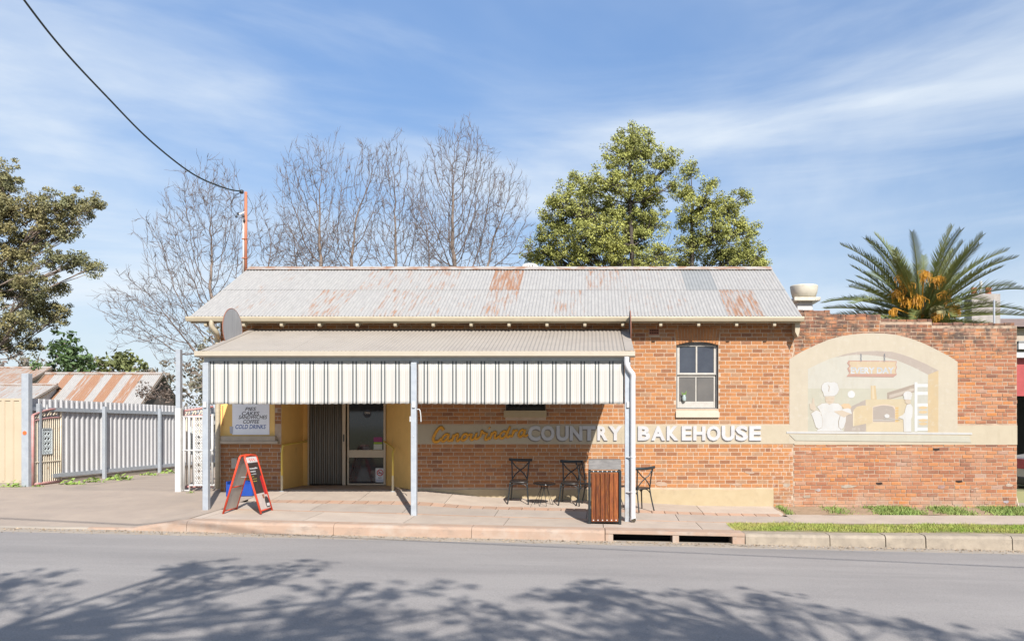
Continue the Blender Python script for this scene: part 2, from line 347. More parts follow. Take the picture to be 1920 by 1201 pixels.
timber_post = mat('weathered_timber', (.20, .15, .11), (.13, .10, .08), scale=5, stretch=(6, 6, .5), rough=.9, bump=.3)
# ------------------------------------------------------------------ ground, road, kerb, paths
struct(sheet('ground', [-900, -200, -60, -13.2, -5, 10, 60, 200, 900], [-900, -60, 2.6, 3.0, 13.2, 14.2, 17.6, 18.4, 60, 300, 1800],
             lambda x, y: (-.8 if 2.8 < y < 14 else (.0 if y <= 2.8 and y > -70 else (.0 if y <= 2.8 else (-.6 if y < 17.7 else .47)))), dirtyard))
struct(sheet('road', [-400, -60, -30, -14] + lin(-13, 13, 26) + [14, 30, 60, 400], [3.0, 3.2, 5, 7.7, 8.9, 11, 13.2], zroad, asphalt))
struct(sheet('near_verge', [-60, -14, 0, 14, 60], [-12, -4, 1, 2.98], lambda x, y: .13 - .0224 * max(-14, min(14, x)), turf))
struct(sheet('gutter', [-60, -14] + lin(-13, 13, 52) + [14, 60], [13.1, 13.25, 13.45, 13.7], lambda x, y: -.0224 * max(-14, min(14, x)) + (-.004 if y < 13.2 else (.004 if y < 13.5 else .016)), gutconc))
# kerb: salmon length with a ramped end, drain lintel, then old kerb stones
kerb = thing('kerb', 'salmon concrete kerb edging the road', 'kerb', (-3, 13.7, 0)); kerb['kind'] = 'structure'
for k in ('label', 'category'): del kerb[k]
def kerb_piece(name, x0, x1, m, y0=13.62, y1=13.95, drop=None, seg=.5, ztop=None, bev=.025):
    n = max(1, int((x1 - x0) / seg)); xs = lin(x0, x1, n); mb = MB(); prof = []
    for x in xs:
        zt = zp(x, 13.75) + .003 if ztop is None else ztop(x); zb = zroad(x, 13.5) - .08
        prof.append([(x, y0 - .02, zb), (x, y0, zt - .05), (x, y0 + .03, zt - .012), (x, y0 + .07, zt), (x, y1, zt + .004), (x, y1, zb)])
    v = [p for r in prof for p in r]; k = 6; f = []
    for i in range(n):
        for j in range(k): a = i * k + j; b = i * k + (j + 1) % k; f.append((a, a + k, b + k, b))
    f.append(tuple(range(k))); f.append(tuple(reversed([n * k + j for j in range(k)])))
    return mb.add(v, f).build(name, m, kerb)
xs_k = [-6.9, -4.4, -2.05, .22]
for a, b in zip(xs_k[:-1], xs_k[1:]): kerb_piece('kerb_length', a + .004, b - .004, pinkconc)
kerb_piece('kerb_ramp', -8.6, -6.904, pinkconc, seg=.1, ztop=lambda x: zp(x, 13.75) + .004)
kerb_piece('kerb_crossing', -13.5, -8.604, gutconc, seg=.2, ztop=lambda x: zp(x, 13.75) + .004)
# drain inlet lintel with two openings
li = MB(); lx0, lx1 = .226, 2.60
zt = lambda x: zp(x, 13.75) + .006
def slab4(mb, x0, x1, y0, y1, zb, zt_):
    mb.add([(x0, y0, zb(x0)), (x1, y0, zb(x1)), (x1, y1, zb(x1)), (x0, y1, zb(x0)), (x0, y0, zt_(x0)), (x1, y0, zt_(x1)), (x1, y1, zt_(x1)), (x0, y1, zt_(x0))],
           [(0, 3, 2, 1), (4, 5, 6, 7), (0, 1, 5, 4), (1, 2, 6, 5), (2, 3, 7, 6), (3, 0, 4, 7)])
zl = lambda x: zt(x) - .06
zbot = lambda x: zroad(x, 13.5) - .10
slab4(li, lx0, lx1, 13.60, 14.05, zl, zt)
slab4(li, lx0, .36, 13.61, 14.04, zbot, zl); slab4(li, 1.37, 1.48, 13.61, 14.04, zbot, zl); slab4(li, 2.39, lx1, 13.61, 14.04, zbot, zl)
li.build('drain_lintel', pinkconc, kerb, bevel=.008)
pit = MB(); slab4(pit, .37, 2.38, 14.0, 14.03, lambda x: -.6, zl); pit.build('drain_pit', mat('drain_dark', (.02, .018, .016), rough=1), kerb)
sx = [2.606, 4.05, 5.0, 5.68, 7.15, 8.6, 10.1, 11.5, 13.0]
for i, (a, b) in enumerate(zip(sx[:-1], sx[1:])):
    o = kerb_piece('kerb_stone', a + .008, b - .008, greyconc, y0=13.62 + rnd.uniform(-.012, .012), y1=13.94, seg=.35)
    o.location.z = rnd.uniform(-.008, .008)
# footpath slabs
fp = sheet('footpath', lin(-7.0, 4.2, 14), [13.9, 15, 16.2, 17.3], lambda x, y: zp(x, y) - .035, mat('path_joint', (.22, .19, .165), rough=1, pos=True)); struct(fp)
def slab(x0, x1, y0, y1, m, name='paving_slab', g=.006, par=None, lift=.0):
    nx = max(1, int((x1 - x0) / .45)); ny = max(1, int((y1 - y0) / .45))
    o = sheet(name, lin(x0 + g, x1 - g, nx), lin(y0 + g, y1 - g, ny), lambda x, y: zp(x, y) + lift, m, par or fp, thick=.05)
    a = o.data.attributes.new('tone', 'FLOAT', 'POINT'); a.data.foreach_set('value', [rnd.random()] * len(o.data.vertices)); return o
for i in range(-5, 2):
    x0 = i * 1.75 + .2
    slab(max(x0, -7), min(x0 + 1.75, 2.56), 13.955 if x0 < 0 else 14.055, 15.08, concrete)
    slab(max(x0 - .3, -7.0), min(x0 + 1.45, 3.9) if i < 1 else 3.9, 15.16, 15.92, concrete2)
    slab(max(x0 + .3, -7.0), min(x0 + 2.05, 3.9), 16.26, 17.29, concrete)
for k in range(40):
    x0 = -6.6 + k * .26
    slab(x0, x0 + .26 - .003, 15.92, 16.26, paverm, 'paver')
for k in range(21):
    x0 = -6.7 + k * .5
    slab(x0, x0 + .5, 15.08, 15.16, paverm, 'edge_paver', g=.003)
# drive apron, drive, right-hand path and verge
struct(sheet('driveway', [-30, -16, -13, -12, -11, -10, -9, -8.6, -8.2, -7.9, -7.7, -7.5, -7.3, -7.1, -6.985], [13.72, 13.95, 14.4, 15, 15.6, 16.2, 16.8, 17.3, 17.9, 18.6, 19.5, 21, 24, 30],
             lambda x, y: zp(x, y) + .007, drivem))
struct(sheet('side_path', lin(3.9, 14, 10), [15.14, 15.6, 16.2], zp, concrete))
struct(sheet('verge', lin(2.57, 14, 12), [13.93, 14.4, 15.0, 15.2], lambda x, y: zp(x, y) - .004, turf))
struct(sheet('garden_strip', lin(3.88, 14, 10), [16.16, 16.6, 17.0, 17.32], lambda x, y: zp(x, y) - .008 + .02 * math.sin(x * 3) * math.sin(y * 4), soil))
def blades(name, n, fx, hmin, hmax, m, w=.012, seed=1, lean=.5):
    r = np.random.default_rng(seed); v = np.zeros((n, 3, 3)); tn = np.zeros((n, 3))
    for i in range(n):
        x, y = fx(r); z = zp(x, y) - .012 if y < 17.4 else .5; h = r.uniform(hmin, hmax); a = r.uniform(0, 6.28); dx, dy = math.cos(a), math.sin(a)
        lx, ly = r.normal(0, lean, 2) * h
        v[i] = [(x - dx * w, y - dy * w, z), (x + dx * w, y + dy * w, z), (x + lx, y + ly, z + h)]; tn[i] = r.random()
    return np_mesh(name, v.reshape(-1, 3), 3, np.arange(n * 3), m, tn.ravel())
grassm = mat('grass_blades', (.19, .27, .04), (.36, .33, .10), scale=1.6, rough=.8, pos=True, tone=.35)
weedm = mat('weed_leaves', (.14, .22, .05), (.24, .28, .08), scale=4, rough=.8, pos=True, tone=.35)
def gx_(r):
    while True:
        x = r.uniform(2.5, 12); y = 13.93 + 1.3 * r.random(); e = .10 * math.sin(x * 2.1) + .06 * math.sin(x * 7.3)
        if 14.03 + e * .6 + abs(r.normal(0, .06)) < y < 15.05 + e - abs(r.normal(0, .06)) and math.sin(x * 3.7) * math.sin(y * 9 + x) + r.normal(0, .7) > -.75: return x, y
gb = blades('grass', 26000, gx_, .02, .07, grassm, .007)
gb['kind'] = 'stuff'; gb['label'] = 'bright green mown grass on the verge behind the old kerb'; gb['category'] = 'grass'
def wx(r):
    while True:
        x = r.uniform(3.95, 9.3); y = r.uniform(16.2, 17.25)
        if math.sin(x * 2.3) + math.sin(x * 5.1 + 1) + (1.1 if x > 6 else .2) + r.normal(0, .4) > .55: return x, y
wb = blades('weeds', 7000, wx, .02, .085, weedm, .012, 5); wb['kind'] = 'stuff'; wb['label'] = 'patchy weeds in the soil strip under the mural wall'; wb['category'] = 'weeds'
# grit and dry leaf litter lying along the gutter and road edge
r_ = np.random.default_rng(12); n = 2600; V = np.zeros((n, 4, 3)); tn = np.zeros((n, 4))
for i in range(n):
    x = r_.uniform(-11, 9.5); y = 13.58 - abs(r_.normal(0, .17)); z = (-.0224 * x + .012) if y > 13.15 else zroad(x, y) + .004; q = r_.uniform(.006, .02) * (1.8 if r_.random() < .05 else 1)
    a0 = r_.uniform(0, 6.28)
    V[i] = [(x + q * math.cos(a0 + k * 2.09), y + q * math.sin(a0 + k * 2.09), z) for k in range(3)] + [(x, y, z + q * .7)]; tn[i] = r_.random()
lp = np.array([[0, 1, 3], [1, 2, 3], [2, 0, 3]]).ravel()
gg = np_mesh('gutter_grit', V.reshape(-1, 3), 3, (lp[None, :] + np.arange(n)[:, None] * 4).ravel(), mat('grit', (.36, .28, .20), (.20, .15, .10), scale=9, rough=1, pos=True, tone=.6), tn.ravel())
gg['kind'] = 'stuff'; gg['label'] = 'grit and dry leaf litter along the gutter'; gg['category'] = 'grit'
# ------------------------------------------------------------------ brick generator
BL, BH, JT = .2306, .0857, .0135
def brick_data(name, L, H, m, tone, seed):
    r = random.Random(seed); c = .004; d = .035; x, z = L / 2, H / 2; j = lambda: r.uniform(-.0018, .0018)
    v = [(-x, d, -z), (x, d, -z), (x, d, z), (-x, d, z), (-x, c, -z), (x, c, -z), (x, c, z), (-x, c, z),
         (-x + c + j(), j() * .8, -z + c + j()), (x - c + j(), j() * .8, -z + c + j()), (x - c + j(), j() * .8, z - c + j()), (-x + c + j(), j() * .8, z - c + j())]
    f = [(8, 9, 10, 11)]
    for i in range(4):
        k = (i + 1) % 4; f += [(4 + i, 4 + k, 8 + k, 8 + i), (i, k, 4 + k, 4 + i)]
    return v, f
def brick_mesh(name, L, H, m, tone, seed):
    v, f = brick_data(name, L, H, m, tone, seed); me = bpy.data.meshes.new(name); me.from_pydata(v, [], f); me.update(); me.materials.append(m)
    a = me.attributes.new('tone', 'FLOAT', 'POINT'); a.data.foreach_set('value', [tone] * len(v)); return me
def lay_bricks(root, x0, x1, z0, z1, yf, holes, m, indiv, maxn=300, seed=1, rough=0., covered=None, bh=BH, dark=None):
    r = random.Random(seed); variants = {}; V = []; Fc = []; T = []; nI = 0; full = BL - JT; h = bh - JT
    for k in range(40): variants[k] = brick_mesh('brick', full, h, m, r.random(), seed * 100 + k)
    row = 0; z = z0
    while z + bh <= z1 + .02:
        zc = z + bh / 2; ivs = [(x0, x1)]
        for hx0, hx1, hz0, hz1 in holes:
            if hz0 < zc + h * .3 and hz1 > zc - h * .3:
                nv = []
                for a, b in ivs:
                    if hx1 <= a or hx0 >= b: nv.append((a, b)); continue
                    if hx0 > a: nv.append((a, hx0))
                    if hx1 < b: nv.append((hx1, b))
                ivs = nv
        off = (BL / 2 if row % 2 else 0) + r.uniform(-.012, .012) + (BL * .25 if row % 6 == 3 else 0)
        k0 = math.floor((x0 - off) / BL) - 1; xx = off + k0 * BL; cells = []
        while xx < x1:
            if r.random() < .10: cells += [(xx, xx + BL / 2), (xx + BL / 2, xx + BL)]
            else: cells.append((xx, xx + BL))
            xx += BL
        for a, b in cells:
            for ia, ib in ivs:
                p, q = max(a, ia), min(b, ib)
                if q - p < .05: continue
                cx = (p + q) / 2; L = q - p - JT
                if covered and covered(p, q, z, z + bh): continue
                dy = r.uniform(-.0015, .0015) * (1 + rough * 3); ang = r.uniform(-1, 1) * .004 * (1 + rough * 2)
                if abs(L - full) < .002 and nI < maxn and indiv(cx, zc):
                    o = link('brick', variants[r.randrange(40)], root)
                    o.location = (cx, yf + dy, zc); o.rotation_euler = (0, ang, 0); nI += 1
                else:
                    t = r.random(); v, f = brick_data('', L, h * (1 - rough * .05 * r.random()), m, t, r.randrange(1 << 30)); n = len(V)
                    ca, sa = math.cos(ang), math.sin(ang)
                    V += [(cx + vx * ca + vz * sa, yf + dy + vy, zc - vx * sa + vz * ca) for vx, vy, vz in v]; Fc += [tuple(i + n for i in q_) for q_ in f]; T += [t] * len(v)
        z += bh; row += 1
    me = bpy.data.meshes.new('brickwork'); me.from_pydata(V, [], Fc); me.update(); me.materials.append(m)
    a = me.attributes.new('tone', 'FLOAT', 'POINT'); a.data.foreach_set('value', T)
    o = link('brickwork', me, root); o['kind'] = 'stuff'; return nI
# ------------------------------------------------------------------ bakery building
XL, XR = -8.04, 4.35
bld = thing('bakery_building', 'single storey orange brick bakery with rusty corrugated iron gable roof', 'building', (-2, 17.4, .4))
ZE = CZ + 2.33; YE = 16.95; ZR = CZ + 3.90; YR = 19.82; SL = math.atan2(ZR - ZE, YR - YE); LS = math.hypot(ZR - ZE, YR - YE)
YB = 22.34; MT = .005
zb = .1
bz1, bz0 = WZ(796), WZ(831.5)               # painted band
wz = dict(x0=WX(1268), x1=WX(1347), z0=WZ(766), z1=WZ(641))       # sunlit window
w2 = dict(x0=WX(948), x1=WX(1023), z0=WZ(769), z1=WZ(655))        # window behind the valance
RX0, RX1 = -6.72, WX(772)                    # entrance recess
ztop_w = CZ + 2.42
def wallbox(name, pieces, m, y0, y1):
    mb = MB()
    for a, b, c, d in pieces: mb.box(a, b, y0, y1, c, d)
    return mb.build(name, m, bld)
# mortar backing of the front wall, with openings left free
y0, y1 = YW + MT, YW + .24
wallbox('front_wall', [(XL, RX0, zb, ztop_w), (RX1, w2['x0'], zb, ztop_w), (w2['x0'], w2['x1'], zb, w2['z0']), (w2['x0'], w2['x1'], w2['z1'], ztop_w),
                       (w2['x1'], wz['x0'], zb, ztop_w), (wz['x0'], wz['x1'], zb, wz['z0'] - .0), (wz['x0'], wz['x1'], wz['z1'], ztop_w), (wz['x1'], XR, zb, ztop_w),
                       (RX0, RX1, CZ + 1.0, ztop_w)], mortar_new, y0, y1)
sidew = MB()
for xw0, xw1 in ((XL, XL + .23), (XR - .23, XR)):
    sidew.prism_xz([(0, 0)], 0, 0) if False else None
    a = [(xw0, YW + .245, zb), (xw0, YB, zb), (xw0, YB, ztop_w - .1), (xw0, YR, ZR - .12), (xw0, YW + .245, ztop_w - .02)]
    n = len(a); v = a + [(xw1, y, z) for _, y, z in a]
    sidew.add(v, [tuple(reversed(range(n))), tuple(range(n, 2 * n))] + [(i, (i + 1) % n, n + (i + 1) % n, n + i) for i in range(n)])
sidew.box(XL + .24, XR - .24, YB - .25, YB - .02, zb, ztop_w - .1)
sidew.build('side_and_rear_wall', mat('plain_brick_far', (.36, .15, .075), (.30, .13, .07), pos=True), bld)
pier_x1 = RX0
holes = [(RX0, RX1, 0, CZ + 1.0), (wz['x0'] - .0, wz['x1'], wz['z0'] - .185, wz['z1']), (w2['x0'], w2['x1'], w2['z0'] - .17, w2['z1']),
         (RX1, XR, bz0, bz1), (XL, WX(515), WZ(830), CZ + 1.75), (WX(515), pier_x1, WZ(830), WZ(797)), (RX0 - .001, RX0, 0, 0),
         (wz['x0'] - .03, wz['x1'] + .03, wz['z1'], wz['z1'] + .285), (WX(1217), WX(1236), WZ(628), WZ(616)), (RX1, WX(1450), 0, WZ(917))]
nb = lay_bricks(bld, XL, XR, zb + .02, ztop_w - .05, YW, holes, brick_new, lambda x, z: (x > .9 and z < bz0 + .0) or (x > .9 and z > bz1 and z < CZ + 1.75), 300, 11)
# soldier arch over the sunlit window (segmental)
wc = (wz['x0'] + wz['x1']) / 2; ww = (wz['x1'] - wz['x0']) / 2
nS = 14
for k in range(nS):
    u = (k + .5) / nS * 2 - 1; rise = .075 * (1 - u * u)
    me = brick_mesh('arch_brick', .335, 2 * ww / nS * 1.045 - .009, brick_new, .35 + .5 * rnd.random(), 900 + k)
    o = link('arch_brick', me, bld); o.location = (wc + u * (ww + .02), YW - .004, wz['z1'] - .055 + rise + .155); o.rotation_euler = (0, R(90) + u * R(7), 0)
MB().box(wz['x0'] - .03, wz['x1'] + .03, YW + MT + .001, YW + .1, wz['z1'] + .001, wz['z1'] + .30).build('arch_mortar', mortar_new, bld)
# air vent
vt = MB().box(WX(1217) + .003, WX(1236) - .003, YW + .002, YW + .03, WZ(628) + .003, WZ(616) - .003).build('air_vent', mat('vent_terracotta', (.28, .12, .08), rough=.9), bld)
vh = MB()
for i in range(5):
    for j in range(2): vh.box(WX(1218.6 + i * 3.4), WX(1220.6 + i * 3.4), YW - .001, YW + .004, WZ(620.5 + j * 4.5), WZ(618 + j * 4.5))
vh.build('vent_hole', mat('vent_hole', (.01, .008, .007), rough=1), vt)
# painted band, plinth, entrance renders
MB().box(RX1 + .002, XR + .02, YW - .003, YW + .03, bz0, bz1).build('painted_band', bandm, bld)
pl = MB(); n = 12
xs = lin(RX1 + .002, WX(1450), 24); tp = [WZ(917) + .012 * math.sin(i * 1.7) for i in range(25)]
pl.prism_xz([(x, .05) for x in xs] + [(x, t) for x, t in reversed(list(zip(xs, tp)))], YW - .022, YW + .03); pl.build('plinth', plinthm, bld)
ren = MB().box(XL + .002, WX(515), YW - .002, YW + .03, WZ(830) + .002, CZ + 1.75).box(WX(515), pier_x1, YW - .0025, YW + .03, WZ(796), CZ + 1.5 ) if False else MB().box(XL + .002, WX(515), YW - .002, YW + .03, WZ(830) + .002, CZ + 1.74)
ren.build('painted_panel', cream_paint, bld)
MB().box(XL - .02, WX(524), YW - .11, YW + .02, WZ(831), WZ(826)).box(XL + .04, WX(519), YW - .09, YW + .02, WZ(826), WZ(817)).build('ledge', mat('stone_ledge', (.44, .36, .27), (.36, .30, .23), pos=True), bld, bevel=.006)
DY = 18.6; dx0, dx1 = WX(579, DY), WX(724, DY)
rc = MB()
rc.add([(RX0 + .004, YW - .002, .3), (RX0 + .004, DY, .3), (RX0 + .004, DY, CZ + 1.5), (RX0 + .004, YW - .002, CZ + 1.5)], [(0, 1, 2, 3)])
rc.add([(RX0, DY, .3), (dx0, DY, .3), (dx0, DY, CZ + 1.5), (RX0, DY, CZ + 1.5)], [(0, 1, 2, 3)])
rc.add([(dx1, DY, .3), (RX1, YW, .3), (RX1, YW, CZ + 1.5), (dx1, DY, CZ + 1.5)], [(0, 1, 2, 3)])
rc.add([(RX0, YW, CZ + 1.0), (RX1, YW, CZ + 1.0), (dx1, DY, CZ + 1.0), (RX0, DY, CZ + 1.0)], [(0, 1, 2, 3)])
rc.build('entrance_reveal', cream_paint, bld)
MB().box(RX0 - .03, RX0 - .002, YW - .004, YW + .02, .5, WZ(760) + .6).build('corner_render', cream_paint, bld) if False else None
MB().prism_xz([(RX0, .2), (RX1, .2), (RX1, .592), (RX0, .592)], YW - .01, DY + .05).build('threshold', mat('threshold_concrete', (.33, .26, .20), (.27, .22, .17), pos=True), bld)
# door set: dark strip curtain and glazed leaf
door = MB(); ztd = CZ + .98; zd = .60
alu = mat('bronze_cream_aluminium', (.50, .42, .31), (.46, .38, .28), rough=.4)
def dfr(mb, a, b, c, d, y0=DY - .05, y1=DY + .01): mb.box(WX(a, DY), WX(b, DY), y0, y1, WZ(d, DY), WZ(c, DY))
zfl = HY + (CZ - zd) / DY * F
dfr(door, 578, 580.5, 720, zfl); dfr(door, 643, 649, 722, zfl, DY - .055); dfr(door, 652, 655, 724, zfl, DY - .042, DY); dfr(door, 720, 724, 722, zfl)
dfr(door, 655, 720, 843, 857, DY - .045, DY); dfr(door, 655, 720, zfl - 3, zfl, DY - .045, DY); dfr(door, 580.5, 643, 718, 722)
do = door.build('door', alu, bld, bevel=.004)
g = MB(); dfr(g, 655, 720, 722, 843, DY - .015, DY - .005); g.build('upper_pane', glass_dark, do)
g = MB(); dfr(g, 655, 720, 857, zfl - 3, DY - .015, DY - .005); g.build('lower_pane', glass_dark, do)
g = MB(); dfr(g, 645, 647, 814, 827, DY - .075, DY - .055); g.build('handle', black_metal, do)
curt = mat('strip_curtain', (.05, .042, .032), (.11, .095, .075), scale=4, stretch=(6, 6, .25), rough=.3, spec=.6, pos=True)
for k in range(15):
    a = 580.5 + k * 62.5 / 15
    cs = MB(); xa, xb_ = WX(a, DY), WX(a + 62.5 / 15 + .35, DY); yo = DY - .01 + (.012 if k % 2 else 0)
    cs.add([(xa, yo, zd + .02), ((xa + xb_) / 2, yo - .012, zd + .02), (xb_, yo, zd + .02), (xa, yo, ztd), ((xa + xb_) / 2, yo - .012, ztd), (xb_, yo, ztd)], [(0, 1, 4, 3), (1, 2, 5, 4)])
    cs.build('curtain_strip', curt, do)
MB().box(RX0, RX1, DY + .06, DY + .1, .5, CZ + 1.4).build('interior_backing', mat('dark_interior', (.012, .011, .01), rough=1), bld)
# stickers and notices on the door
paper = mat('notice_paper', (.66, .66, .66), rough=.6); redp = mat('notice_red', (.55, .03, .03), rough=.6); blk = mat('notice_black', (.02, .02, .02), rough=.6)
ns = thing('no_smoking_notice', 'white no smoking notice on the lower glass of the door', 'notice', (WX(712, DY), DY - .02, WZ(902, DY)))
g = MB(); dfr(g, 704.5, 720, 877, 903, DY - .019, DY - .0165); g.build('paper', paper, ns)
def ringy(cx, cy, r0, r1, y, seg=24, d=DY):
    mb = MB(); 
    for k in range(seg):
        a, b = 2 * math.pi * k / seg, 2 * math.pi * (k + 1) / seg
        q = [(WX(cx + r * math.cos(t), d), y, WZ(cy + r * math.sin(t), d)) for r, t in ((r0, a), (r1, a), (r1, b), (r0, b))]; mb.add(q, [(0, 1, 2, 3)])
    return mb
ringy(713, 885.5, 4.6, 6.2, DY - .0195).build('red_ring', redp, ns)
MB().bar((WX(709.5, DY), DY - .0197, WZ(882, DY)), (WX(716.8, DY), DY - .0197, WZ(889, DY)), .016, .0006, up=(0, 1, 0)).build('red_slash', redp, ns)
MB().bar((WX(709.5, DY), DY - .0193, WZ(886, DY)), (WX(716, DY), DY - .0193, WZ(886, DY)), .018, .0006, up=(0, 1, 0)).build('cigarette', blk, ns)
text_fit('notice_text', 'NO', (WX(709.5, DY), WX(715.5, DY), WZ(897, DY), WZ(893.6, DY)), blk, ns, lambda u, v, w: (u, DY - .0192 - w, v))
text_fit('notice_text', 'SMOKING', (WX(706, DY), WX(719, DY), WZ(901.5, DY), WZ(898.2, DY)), mat('notice_blue', (.05, .08, .3)), ns, lambda u, v, w: (u, DY - .0192 - w, v))
op = thing('open_sticker', 'round dark open sticker on the upper door glass', 'sticker', (WX(689, DY), DY - .02, WZ(775, DY)))
MB().prism_xz([(WX(689 + 7.6 * math.cos(t), DY), WZ(775 + 7.6 * math.sin(t), DY)) for t in [2 * math.pi * k / 20 for k in range(20)]], DY - .019, DY - .0165).build('disc', mat('sticker_navy', (.03, .035, .055), rough=.5), op)
text_fit('sticker_text', 'OPEN', (WX(684, DY), WX(694, DY), WZ(775.5, DY), WZ(771.8, DY)), paper, op, lambda u, v, w: (u, DY - .0192 - w, v))
fl = thing('paper_flyer', 'small purple green and white flyer stuck low on the upper door glass', 'flyer', (WX(709, DY), DY - .02, WZ(842, DY)))
for nm, a, b, c, d, col in (('purple_strip', 701, 717, 819, 828, (.25, .05, .16)), ('green_strip', 701, 717, 828.3, 832, (.25, .38, .04)), ('white_sheet', 701, 717, 832.3, 842, (.5, .52, .48))):
    g = MB(); dfr(g, a, b, c, d, DY - .019, DY - .0165); g.build(nm, mat('flyer_' + nm, col), fl)
# sunlit sash window
wn_ = MB(); yw = YW + .10
def fr(mb, a, b, c, d, y0, y1): mb.box(WX(a), WX(b), y0, y1, WZ(d), WZ(c))
fr(wn_, 1268, 1270.5, 638, 766, yw - .03, yw + .05); fr(wn_, 1344, 1347, 638, 766, yw - .03, yw + .05); fr(wn_, 1270.5, 1344, 638, 646, yw - .03, yw + .05); fr(wn_, 1270.5, 1344, 764, 766.5, yw - .03, yw + .05)
win = wn_.build('window', mat('window_box_grey', (.10, .105, .11), (.15, .15, .15), rough=.6), bld)
sash = mat('sash_off_white', (.42, .40, .365), (.37, .345, .31), scale=10, rough=.6, pos=True)
u = MB(); fr(u, 1270.5, 1275, 646, 702, yw - .01, yw + .03); fr(u, 1339.5, 1344, 646, 702, yw - .01, yw + .03); fr(u, 1275, 1339.5, 646, 648.5, yw - .01, yw + .03); fr(u, 1275, 1339.5, 698, 702, yw - .01, yw + .03); fr(u, 1305.5, 1308.5, 648.5, 698, yw - .005, yw + .03)
u.build('upper_sash', sash, win, bevel=.004)
l = MB(); fr(l, 1271, 1274.5, 704, 764, yw + .02, yw + .05); fr(l, 1339.5, 1343.5, 704, 764, yw + .02, yw + .05); fr(l, 1274.5, 1339.5, 704, 706, yw + .02, yw + .05); fr(l, 1274.5, 1339.5, 752, 764, yw + .02, yw + .05); fr(l, 1305, 1307.5, 706, 752, yw + .025, yw + .05)
l.build('lower_sash', sash, win, bevel=.004)
for a, b in ((1275, 1305.5), (1308.5, 1339.5)):
    g = MB(); fr(g, a, b, 648.5, 698, yw + .012, yw + .016); g.build('upper_pane', glass_dark if 0 else mat('reflective_blue_glass', (.035, .04, .055), (.05, .058, .075), scale=3, rough=.08, spec=.7, pos=True), win)
    g = MB(); fr(g, a, b, 706, 752, yw + .036, yw + .040); g.build('lower_pane', glass_grey, win)
sl_ = MB(); x0_, x1_ = WX(1267), WX(1347.5)
sl_.add([(x0_, YW - .05, WZ(782)), (x1_ + .01, YW - .05, WZ(782)), (x1_ - .02, YW + .14, WZ(782)), (x0_, YW + .14, WZ(782)), (x0_, YW - .05, WZ(772)), (x1_, YW - .05, WZ(772)), (x1_ - .02, YW + .14, WZ(765)), (x0_, YW + .14, WZ(765))],
        [(0, 3, 2, 1), (4, 5, 6, 7), (0, 1, 5, 4), (1, 2, 6, 5), (2, 3, 7, 6), (3, 0, 4, 7)])
sl_.build('window_sill', mat('sill_cream', (.46, .42, .34), (.43, .39, .31), pos=True), win)
# little vase of leaves behind the lower left pane sits on the sill inside
vs = thing('flower_vase', 'small glass vase of green leaves on the sunlit window sill', 'vase', (WX(1283.5), yw + .03, WZ(752)))
MB().lathe([(.03, 0), (.045, .03), (.045, .09), (.03, .12), (.034, .14)], (WX(1283.5), yw + .03 - .045, WZ(752)), 12).build('jar', mat('jar_glass', (.35, .42, .42), rough=.2), vs, True)
lv = MB()
for k in range(14):
    a = rnd.uniform(0, 6.28); b = Vector((WX(1283.5), yw - .015, WZ(742))); t = b + Vector((math.cos(a) * .06, -.02 + math.sin(a) * .02, rnd.uniform(.05, .13))); n = Vector((.014, 0, .006))
    lv.add([b, (b + t) / 2 + n, t, (b + t) / 2 - n], [(0, 1, 2, 3)])
lv.build('leaves', mat('vase_leaf', (.16, .26, .07), rough=.6), vs)
# second window, mostly behind the valance
w2m = MB(); fr(w2m, 948, 951, 655, 769, yw - .03, yw + .05); fr(w2m, 1020, 1023, 655, 769, yw - .03, yw + .05); fr(w2m, 951, 1020, 763, 769, yw - .03, yw + .05); fr(w2m, 951, 1020, 655, 660, yw - .03, yw + .05)
win2 = w2m.build('window', mat('window_box_dark', (.05, .05, .05), rough=.6), bld)
g = MB(); fr(g, 951, 1020, 660, 763, yw, yw + .006); g.build('pane', glass_dark, win2)
g = MB(); g.box(WX(945), WX(1025), YW - .05, YW + .12, WZ(782), WZ(769) - .001); g.build('window_sill', plinthm, win2, bevel=.005)
# render patches and scars of the lower wall
for (px, py, wpx, hpx) in ((1240, 907, 24, 9), (1405, 885, 20, 5), (1380, 907, 22, 4)):
    pts = [(WX(px + wpx * .5 * math.cos(t) * rnd.uniform(.7, 1.15)), WZ(py + hpx * .5 * math.sin(t) * rnd.uniform(.7, 1.2))) for t in [2 * math.pi * k / 14 for k in range(14)]]
    MB().prism_xz(pts, YW - .0045, YW + .01).build('render_patch', mat('patch_render', (.37, .27, .20), (.31, .22, .165), pos=True, rough=.95), bld)
# roof: deck, sheets in two courses, ridge cap, gutter, rafter tails, barge
X0R, X1R = -8.50, 4.41
deck = MB(); e = .03
for s in (1, -1):
    ye = YE if s > 0 else 2 * YR - YE
    deck.add([(X0R + .03, ye, ZE - .045), (X1R - .03, ye, ZE - .045), (X1R - .03, YR, ZR - .045), (X0R + .03, YR, ZR - .045), (X0R + .03, ye, ZE - .02), (X1R - .03, ye, ZE - .02), (X1R - .03, YR, ZR - .02), (X0R + .03, YR, ZR - .02)],
             [(0, 3, 2, 1), (4, 5, 6, 7), (0, 1, 5, 4), (1, 2, 6, 5), (2, 3, 7, 6), (3, 0, 4, 7)])
roof = deck.build('roof', timber_post, bld)
def corr_mesh(name, w, L, m, pitch=.0762, amp=.009, seg=8):
    n = int(round(w / pitch * seg)); v = []; f = []
    for j in range(2):
        for i in range(n + 1): x = i * w / n; v.append((x, j * L, amp * math.cos(2 * math.pi * x / pitch)))
    f = [(i, i + 1, n + 2 + i, n + 1 + i) for i in range(n)]
    me = bpy.data.meshes.new(name); me.from_pydata(v, [], f); me.update(); me.materials.append(m); me.polygons.foreach_set('use_smooth', [True] * len(f)); return me
